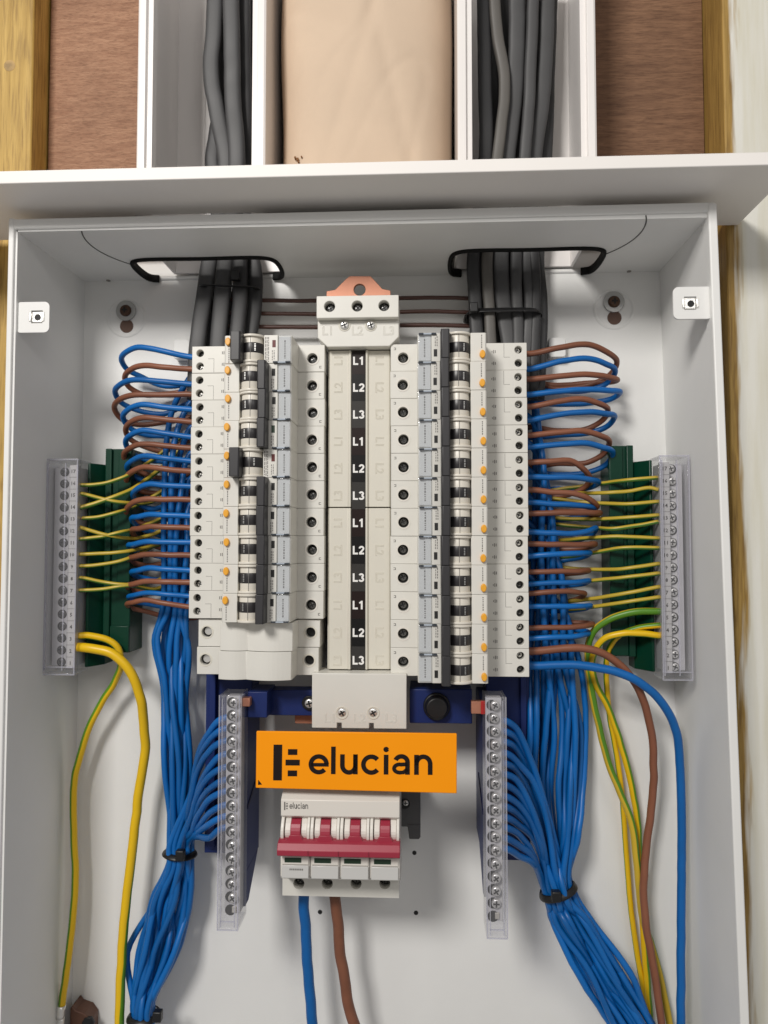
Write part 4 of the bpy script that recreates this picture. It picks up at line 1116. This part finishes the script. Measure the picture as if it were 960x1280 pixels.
# --- thick tails from the lowest right breaker
wire('brown_tail', 'thick brown wire arching from the lowest right breaker down the box', 'wire', [(645, 814, 41), (671, 814, 41), (715, 810, 42), (749, 815, 42), (780, 836, 40), (801, 868, 36), (814, 914, 30), (817, 960, 26), (815.5, 999, 22), (808, 1059, 20), (804.5, 1105, 20), (808, 1158, 22), (818, 1217, 22), (828, 1285, 22), (836, 1340, 20)], 2.55, M_WBROWN, n=14)
wire('blue_tail', 'thick blue wire arching from the lowest right breaker beside the brown one', 'wire', [(645, 831, 41), (670, 832, 42), (715, 831, 44), (754, 836, 46), (793, 849, 46), (827, 878, 42), (845, 914, 36), (850, 960, 30), (852, 1020, 27), (852, 1080, 26), (851.5, 1138, 26), (851, 1285, 26), (851, 1340, 26)], 2.75, M_WBLUE, n=14)

# --- earth wires, thin, left
GE = 'thin green and yellow earth wires'
Le = [[(97, 606, 38), (115, 606, 36), (135, 603, 30), (158, 595, 24), (190, 575, 14), (228, 545, 9)], [(98, 616, 38), (122, 622, 33), (150, 628, 26), (190, 627, 15), (230, 604, 9)],
      [(96, 636, 40), (120, 629, 40), (145, 620, 36), (166, 611, 28), (198, 588, 14), (230, 556, 9)], [(103, 648, 38), (125, 646, 35), (148, 640, 29), (166, 634, 22), (205, 612, 12), (232, 590, 8)],
      [(97, 658, 38), (115, 664, 35), (140, 670, 28), (168, 673, 22), (200, 664, 13), (232, 640, 8)], [(98, 674, 38), (125, 671, 34), (152, 665, 28), (170, 661, 22), (205, 646, 12), (232, 628, 8)],
      [(97, 693, 38), (125, 692, 34), (160, 689, 25), (195, 680, 14), (232, 655, 8)], [(95, 708, 38), (125, 706, 33), (158, 699, 25), (190, 684, 14), (232, 668, 8)],
      [(99, 722, 38), (106, 723, 37), (130, 728, 31), (160, 731, 24), (195, 726, 14), (232, 706, 8)], [(94, 738, 38), (125, 737, 33), (160, 732, 24), (195, 736, 14), (232, 722, 8)]]
def over_foot(pts):
    """keep a wire clear of the green carrier until it is past the foot"""
    out = []
    for x, y, h in pts:
        d = x - 98 if x < 480 else 824 - x
        out.append((x, y, 40 - 7 * max(0, d) / 65 if d < 68 else h))
    return out
def earth_wire(pts, label, s, r, roll):
    pts = over_foot(pts)
    o = wire('earth_wire', label, 'wire', pts, r, M_EARTH, GE, roll=roll)
    x, y, h = pts[0]
    MB().tube([P(x - s * 12, y + .6, 38), P(x + s * 1.5, y, h)], .75, n=6, sub=2).build('copper_end', M_COPPER, o)
for i, pts in enumerate(Le):
    earth_wire(pts, 'thin yellow earth wire to the left earth bar, %s down' % NTH[i], 1, 1.35 if i != 2 else 1.6, .75 + r4.uniform(-.5, .6))
Re = [[(822, 597, 38), (787, 600, 30), (751, 604.5, 22), (696, 612, 12), (660, 616, 9)], [(823, 612.5, 38), (812, 610, 36), (787, 614, 30), (760, 616, 24), (707, 616, 13), (664, 612, 9)],
      [(824, 627, 38), (787, 630, 32), (748, 629, 24), (696, 624, 14), (664, 618, 9)], [(824, 644, 38), (787, 647, 32), (744, 649, 24), (700, 648, 14), (664, 644, 9)],
      [(823, 652, 38), (797, 657, 34), (764, 661, 27), (746, 660, 23), (700, 656, 13), (664, 650, 9)], [(825, 673, 38), (764, 671, 27), (698, 675.5, 13), (664, 676, 9)],
      [(824, 685, 38), (778, 685, 29), (739, 691.5, 22), (700, 696, 13), (664, 690, 9)], [(825, 704.5, 38), (780, 711, 30), (749, 712, 24), (707, 710, 14), (664, 704, 9)],
      [(825, 716.5, 38), (780, 722, 30), (736, 726, 22), (700, 728, 13), (664, 724, 9)], [(827, 733, 38), (780, 742, 30), (728, 750, 20), (690, 752, 12), (664, 748, 9)],
      [(827, 746, 38), (780, 753, 30), (738, 759, 22), (700, 762, 12), (664, 756, 9)]]
for i, pts in enumerate(Re):
    earth_wire(pts, 'thin yellow earth wire to the right earth bar, %s down' % NTH[i], -1, 1.4, math.pi - .25 + r4.uniform(-.5, .4))
# --- thick earth wires
wire('earth_tail', 'thickest bright yellow earth wire sweeping down from the left earth bar', 'wire', [(90, 809, 39), (95, 809, 40), (117, 811, 42), (145, 820, 42), (164, 842, 40), (175.5, 873, 36), (180, 905, 30), (181, 940, 26), (174, 987, 24), (165, 1065, 24), (156, 1143, 25), (151, 1221, 26), (149, 1285, 26), (147, 1340, 26)], 3.15, M_EARTHB, n=16, roll=1.05, twist=-4.7)
t = wire('earth_tail', 'shaded yellow earth wire curving left into a metal lug', 'wire', [(90, 795, 38), (96, 795, 38), (112, 795, 36), (134, 800, 33), (147, 810, 31), (151, 829, 28), (143, 853, 20), (127.5, 877, 19), (112, 908, 18), (100, 945, 17), (93, 975, 17), (91.5, 1018, 17), (94, 1096, 17), (91.5, 1143, 18), (82, 1221, 20), (76.5, 1262, 20)], 2.4, M_EARTHB, n=14, roll=0.9)
lg = MB().tube([P(77, 1256, 20), P(75, 1272, 20)], 3.0, n=14, sub=3).build('lug', M_SCREW, t)
MB().tube([P(75, 1270, 20), P(73, 1300, 20)], 1.4, 3.4, n=10, sub=3).build('lug', M_SCREW, t)
eb = thing('earth_stud', 'brown earth stud bracket low in the left corner of the box', 'earth bracket', P(98, 1300, 0))
a, b = P(86, 1330, 14), P(113, 1262, 14)
MB().prism([(a[0], a[2]), (b[0], a[2]), (b[0], b[2] - 8), (b[0] - 4, b[2] - 3), (a[0] + 4, b[2] - 1), (a[0] + 1.5, b[2] + 2), (a[0], b[2])], 'h', .3, 14).build('bracket', mat('brown_bracket', (0.13, 0.06, 0.038), .42, metal=.3, var=.2, vscale=60, bump=.2, bscale=300), eb, bev=.8)
c = P(110, 1279, 14); MB().cyl((c[0], c[2]), 'h', 4.4, 12, 14.5, 6).build('nut', M_BLACK, eb, bev=.3)

wire('earth_tail', 'thick green earth wire bending down from the right earth bar', 'wire', [(831, 765, 38), (827, 764.6, 38), (793, 765, 36), (762, 774, 32), (742, 789, 28), (735, 812, 25), (737, 847, 22), (747, 901, 20), (761, 955, 18), (774, 988, 18), (789, 1027, 18), (797, 1090, 17), (803, 1146, 12), (814, 1180, 9), (826, 1225, 9), (838, 1285, 9), (846, 1330, 9)], 2.3, M_EARTHG, n=14, roll=2.3, twist=3.4)
wire('earth_tail', 'bright yellow earth wire leaving the right earth bar below the green one', 'wire', [(831, 795, 38), (827, 794.6, 38), (802, 792, 38), (778, 792, 37), (755, 799, 33), (742, 818, 28), (742, 847, 24), (760, 884, 18), (775, 927, 14), (785, 962, 12), (796, 1019, 10), (800, 1080, 9), (803, 1146, 9), (810, 1241, 10), (815, 1300, 10)], 2.2, M_EARTHB, n=14, roll=-2.6)
wire('earth_tail', 'yellow earth wire with green edge falling straightest below the right earth bar', 'wire', [(831, 782, 38), (827, 781.5, 38), (796, 785.5, 34), (772, 796, 31), (760, 815, 22), (758, 849, 17), (763, 901, 13), (771, 945, 10), (778, 1000, 9), (783, 1070, 8), (788, 1130, 8), (796, 1190, 8), (806, 1245, 8), (815, 1300, 8)], 1.9, M_EARTHB, n=12, roll=1.7, twist=-.8)

# --- main tails
wire('blue_tail', 'thick blue wire leaving the bottom of the main switch', 'wire', [(380, 1100, 38), (380, 1130, 38), (382, 1165, 37), (385, 1215, 36), (388, 1250, 36), (391, 1290, 36), (394, 1340, 36)], 3.5, M_WBLUE, n=16)
wire('brown_tail', 'thick brown wire leaving the bottom of the main switch', 'wire', [(418, 1100, 38), (419, 1130, 38), (423, 1158, 37), (425, 1190, 36), (431, 1225, 36), (436, 1258, 36), (446, 1290, 36), (458, 1340, 36)], 3.6, mat('wrapped_brown_tape', (0.20, 0.075, 0.040), .5, var=.14, vscale=90, bump=.7, bscale=130), n=16)

# --- blue neutral leads: packed slots where a tie gathers them
def slots(n, R, seed):
    g = random.Random(seed); out = []
    for k in range(n):
        a = k * 2.39996 + seed; r = R * math.sqrt((k + .5) / n)
        out.append((r * math.cos(a), r * math.sin(a)))
    return sorted(out)
def at_tie(c, slot, tilt=0.0, dz=0.0, k=1.0):
    return Vector((c[0] + slot[0] * k, c[1] + slot[1] * k, c[2] + tilt * slot[0] * k + dz))
RW = 2.1
r5 = random.Random(31)
GBL = 'blue leads gathered beside the left neutral bar'
T1 = P(225, 1065, 25); T2 = P(180, 1268, 24)
SL1 = slots(20, 8.3, 3); SL2 = slots(20, 8.3, 8)
lx = [207, 212, 216, 220, 224, 228, 232, 236, 214, 226]
mid = [193, 197, 206, 212, 216, 222, 227, 233, 205, 236]
rank = sorted(range(10), key=lambda i: mid[i])
def below_left(j, jit):
    a, b = SL1[j], SL2[max(0, min(19, j + jit))]
    m1 = P(212 + (j - 9.5) * 2.3 + r5.uniform(-6, 6), 1125, 22 + r5.uniform(-9, 9)); m2 = P(196 + (j - 9.5) * 3.0 + r5.uniform(-9, 9), 1190, 22 + r5.uniform(-9, 9))
    return [at_tie(T1, a, dz=7), at_tie(T1, a, dz=-6), Vector(m1), Vector(m2), at_tie(T2, b, dz=7), at_tie(T2, b, dz=-6), Vector(P(166 + (b[0]) * 2.4, 1335, 22 + b[1]))]
used = list(range(20))
for i in range(10):
    y0 = 462 + 32 * i
    h1 = 14 + (i * 7) % 14
    j = rank.index(i)
    yt = min(y0 + 60, 740)
    pts = [(250, y0, 14), (236, y0 + 12, 16), (lx[i] + 6, yt, h1)]
    if yt < 640: pts.append((lx[i] + r5.uniform(-2, 3), (yt + 760) / 2, h1 + 2))
    sl = j + (j // 3)                                    # the fan takes the other slots, mostly on the right
    pts += [(lx[i] - 2 + r5.uniform(-2, 2), 762, h1 + 2), (mid[i], 800 + r5.uniform(-8, 14), h1 + 3), (203 + 27 * j / 9 + r5.uniform(-3, 3), 868 + r5.uniform(-14, 14), 20 + r5.uniform(-6, 8)), (207 + 30 * j / 9.0 + r5.uniform(-3, 3), 955, 22 + r5.uniform(-7, 8))]
    used.remove(sl)
    pts += below_left(sl, r5.choice((-4, -2, 0, 2, 4)))
    wire('blue_lead', 'blue lead running from the left breakers down through the cable ties', 'wire', pts, RW, M_WBLUE, GBL, n=9, sub=6)
GBF = 'blue leads fanning out of the left neutral bar'
for i, y in enumerate((899, 913, 928, 945, 961, 977, 991, 1008, 1022, 1036)):
    q_ = 1 - i / 10; sl = used[i]
    jx, jh = r5.uniform(-2.5, 2.5), r5.uniform(-5, 5)
    pts = [(292, y - 4, 69), (276, y, 69), (261 + jx * .5, y + 8 + 8 * q_ + jx, 62 + jh * .5)]
    if i < 7: pts += [(250 - 3 * q_ + jx, y + 22 + 22 * q_ + jx, 50 - 6 * q_ + jh), (243 - 5 * q_ + jx, y + 40 + 52 * q_ - i * 2, 40 - 6 * q_ + jh)]
    else: pts += [(250, (y + 1052) / 2 + 2, 48)]
    pts += below_left(sl, r5.choice((-4, -2, 0, 2, 4)))
    wire('blue_lead', 'blue lead curving from the left neutral bar, %s down' % NTH[i], 'wire', pts, RW, M_WBLUE, GBF, n=9, sub=6)

GBR = 'blue leads gathered beside the right neutral bar'
T3 = P(697, 1112, 27)
SR1 = slots(25, 9.6, 5)
TIL3 = .35
rx0 = [668, 674, 679, 684, 689, 694, 699, 704, 709, 714, 686, 700]
rmid = [664, 672, 684, 679, 700, 693, 706, 702, 716, 726, 690, 711]
rlow = [660, 668, 690, 676, 712, 686, 722, 700, 716, 729, 680, 706]
rank = sorted(range(12), key=lambda i: rlow[i])
def below_right(j):
    a = SR1[j]
    m = [P(715 + (j - 12) * 2.0 + r5.uniform(-6, 6), 1150, 26 + r5.uniform(-8, 10)), P(752 + (j - 12) * 2.5 + r5.uniform(-8, 8), 1215, 26 + r5.uniform(-9, 10)), P(790 + (j - 12) * 2.3 + r5.uniform(-7, 7), 1278, 26 + r5.uniform(-8, 8)), P(822 + (j - 12) * 2, 1335, 26)]
    return [at_tie(T3, a, TIL3, 6) + Vector((-1.6, 0, 0)), at_tie(T3, a, TIL3, -6) + Vector((2.0, 0, 0))] + [Vector(x) for x in m]
usedr = list(range(25))
for i in range(12):
    y0 = 448 + 33 * i; h1 = 12 + (i * 7) % 15
    yt = min(y0 + 60, 800)
    j = rank.index(i); sl = 24 - (11 - j) - (11 - j) // 2
    usedr.remove(sl)
    pts = [(650, y0, 14), (664, y0 + 10, 15), (rx0[i], yt, h1)]
    if yt < 690: pts.append((rx0[i] + r5.uniform(-3, 3), (yt + 800) / 2, h1))
    pts += [(rmid[i] + r5.uniform(-2, 2), 835 + r5.uniform(-10, 10), h1 + 2), (rlow[i] + 3, 915 + r5.uniform(-14, 14), 20 + r5.uniform(-6, 8)), (rlow[i] - 1 + r5.uniform(-3, 3), 985, 24 + r5.uniform(-6, 8)), (rlow[i] * .55 + 700 * .45 + (j - 5.5) * 1.2, 1045, 26 + r5.uniform(-5, 6))]
    pts += below_right(sl)
    wire('blue_lead', 'blue lead running from the right breakers down into the slanting bundle', 'wire', pts, RW, M_WBLUE, GBR, n=9, sub=6)
GBG = 'blue leads fanning out of the right neutral bar'
for i, y in enumerate((902, 915, 928, 942, 955, 968, 982, 996, 1009, 1022, 1035, 1048, 1061)):
    q_ = 1 - i / 13; sl = usedr[12 - i]
    jx, jh = r5.uniform(-3.5, 3.5), r5.uniform(-7, 7)
    pts = [(618, y - 4, 68), (634, y, 68), (648 + jx * .4, y + 7 + 6 * q_ + jx * .6, 61 + jh * .5)]
    pts += [(662 + 3 * q_ + jx * .8, y + 17 + 26 * q_ - jx, 52 + jh)]
    if i < 10: pts += [(671 + 10 * q_ + jx, y + 32 + 58 * q_ - jx, 44 + jh)]
    pts += below_right(sl)
    wire('blue_lead', 'blue lead curving from the right neutral bar, %s down' % NTH[i], 'wire', pts, RW, M_WBLUE, GBG, n=9, sub=6)

# ================================================================== CABLE TIES
def tie(label, ctr, wx, wh, head, tilt=0.0, w=1.1, sag=0.0, pw=1.0):
    """a nylon strap round a bundle: centre (mm), half widths, head pixel"""
    cx, chh, cz = ctr
    pts = []
    for i in range(28):
        t_ = 2 * math.pi * i / 28
        x = cx + wx * math.copysign(abs(math.cos(t_)) ** pw, math.cos(t_)); h_ = chh + wh * math.copysign(abs(math.sin(t_)) ** pw, math.sin(t_))
        pts.append((x, h_, cz + tilt * (x - cx) - sag * math.sin(t_)))
    t = thing('cable_tie', label, 'cable tie', (cx, chh, cz - w), 'black nylon cable ties')
    MB().tube(pts, .55, w * 1.35, n=8, closed=True, raw=True).build('strap', M_BLACK, t)
    hx_, hz_ = head
    MB().box(hx_ - 2.9, hx_ + 2.9, chh + wh - 1, chh + wh + 4.2, hz_ - 3.4, hz_ + 3.4).build('head', M_BLACK, t, bev=.8)
c = P(283, 354, 34); hd = P(291, 345, 34)
tie('black cable tie round the grey cables under the left cut-out', (c[0], 20, c[2] + .5), 19.0, 13.0, (hd[0] + 2, hd[2]), tilt=-.05, sag=2, pw=.5, w=1.9)
c = P(631, 386, 34); hd = P(592, 385, 34)
tie('black cable tie round the grey cables under the right cut-out', (c[0], 18.5, c[2]), 25.0, 14.0, (hd[0], hd[2]), pw=.5, w=2.1)
hd = P(226, 1068, 36)
tie('black cable tie pinching the left blue bundle beside the neutral bar', T1, 10.1, 10.0, (hd[0], hd[2]), tilt=-.10, w=1.6)
hd = P(195, 1265, 32)
tie('black cable tie at the foot of the left blue bundle', T2, 10.1, 10.0, (hd[0] + 2.5, hd[2]), tilt=.05, w=1.6)
hd = P(695, 1122, 40)
tie('black cable tie pinching the slanting right blue bundle', T3, 11.4, 11.2, (hd[0], hd[2] + 1), tilt=.35, w=1.7)
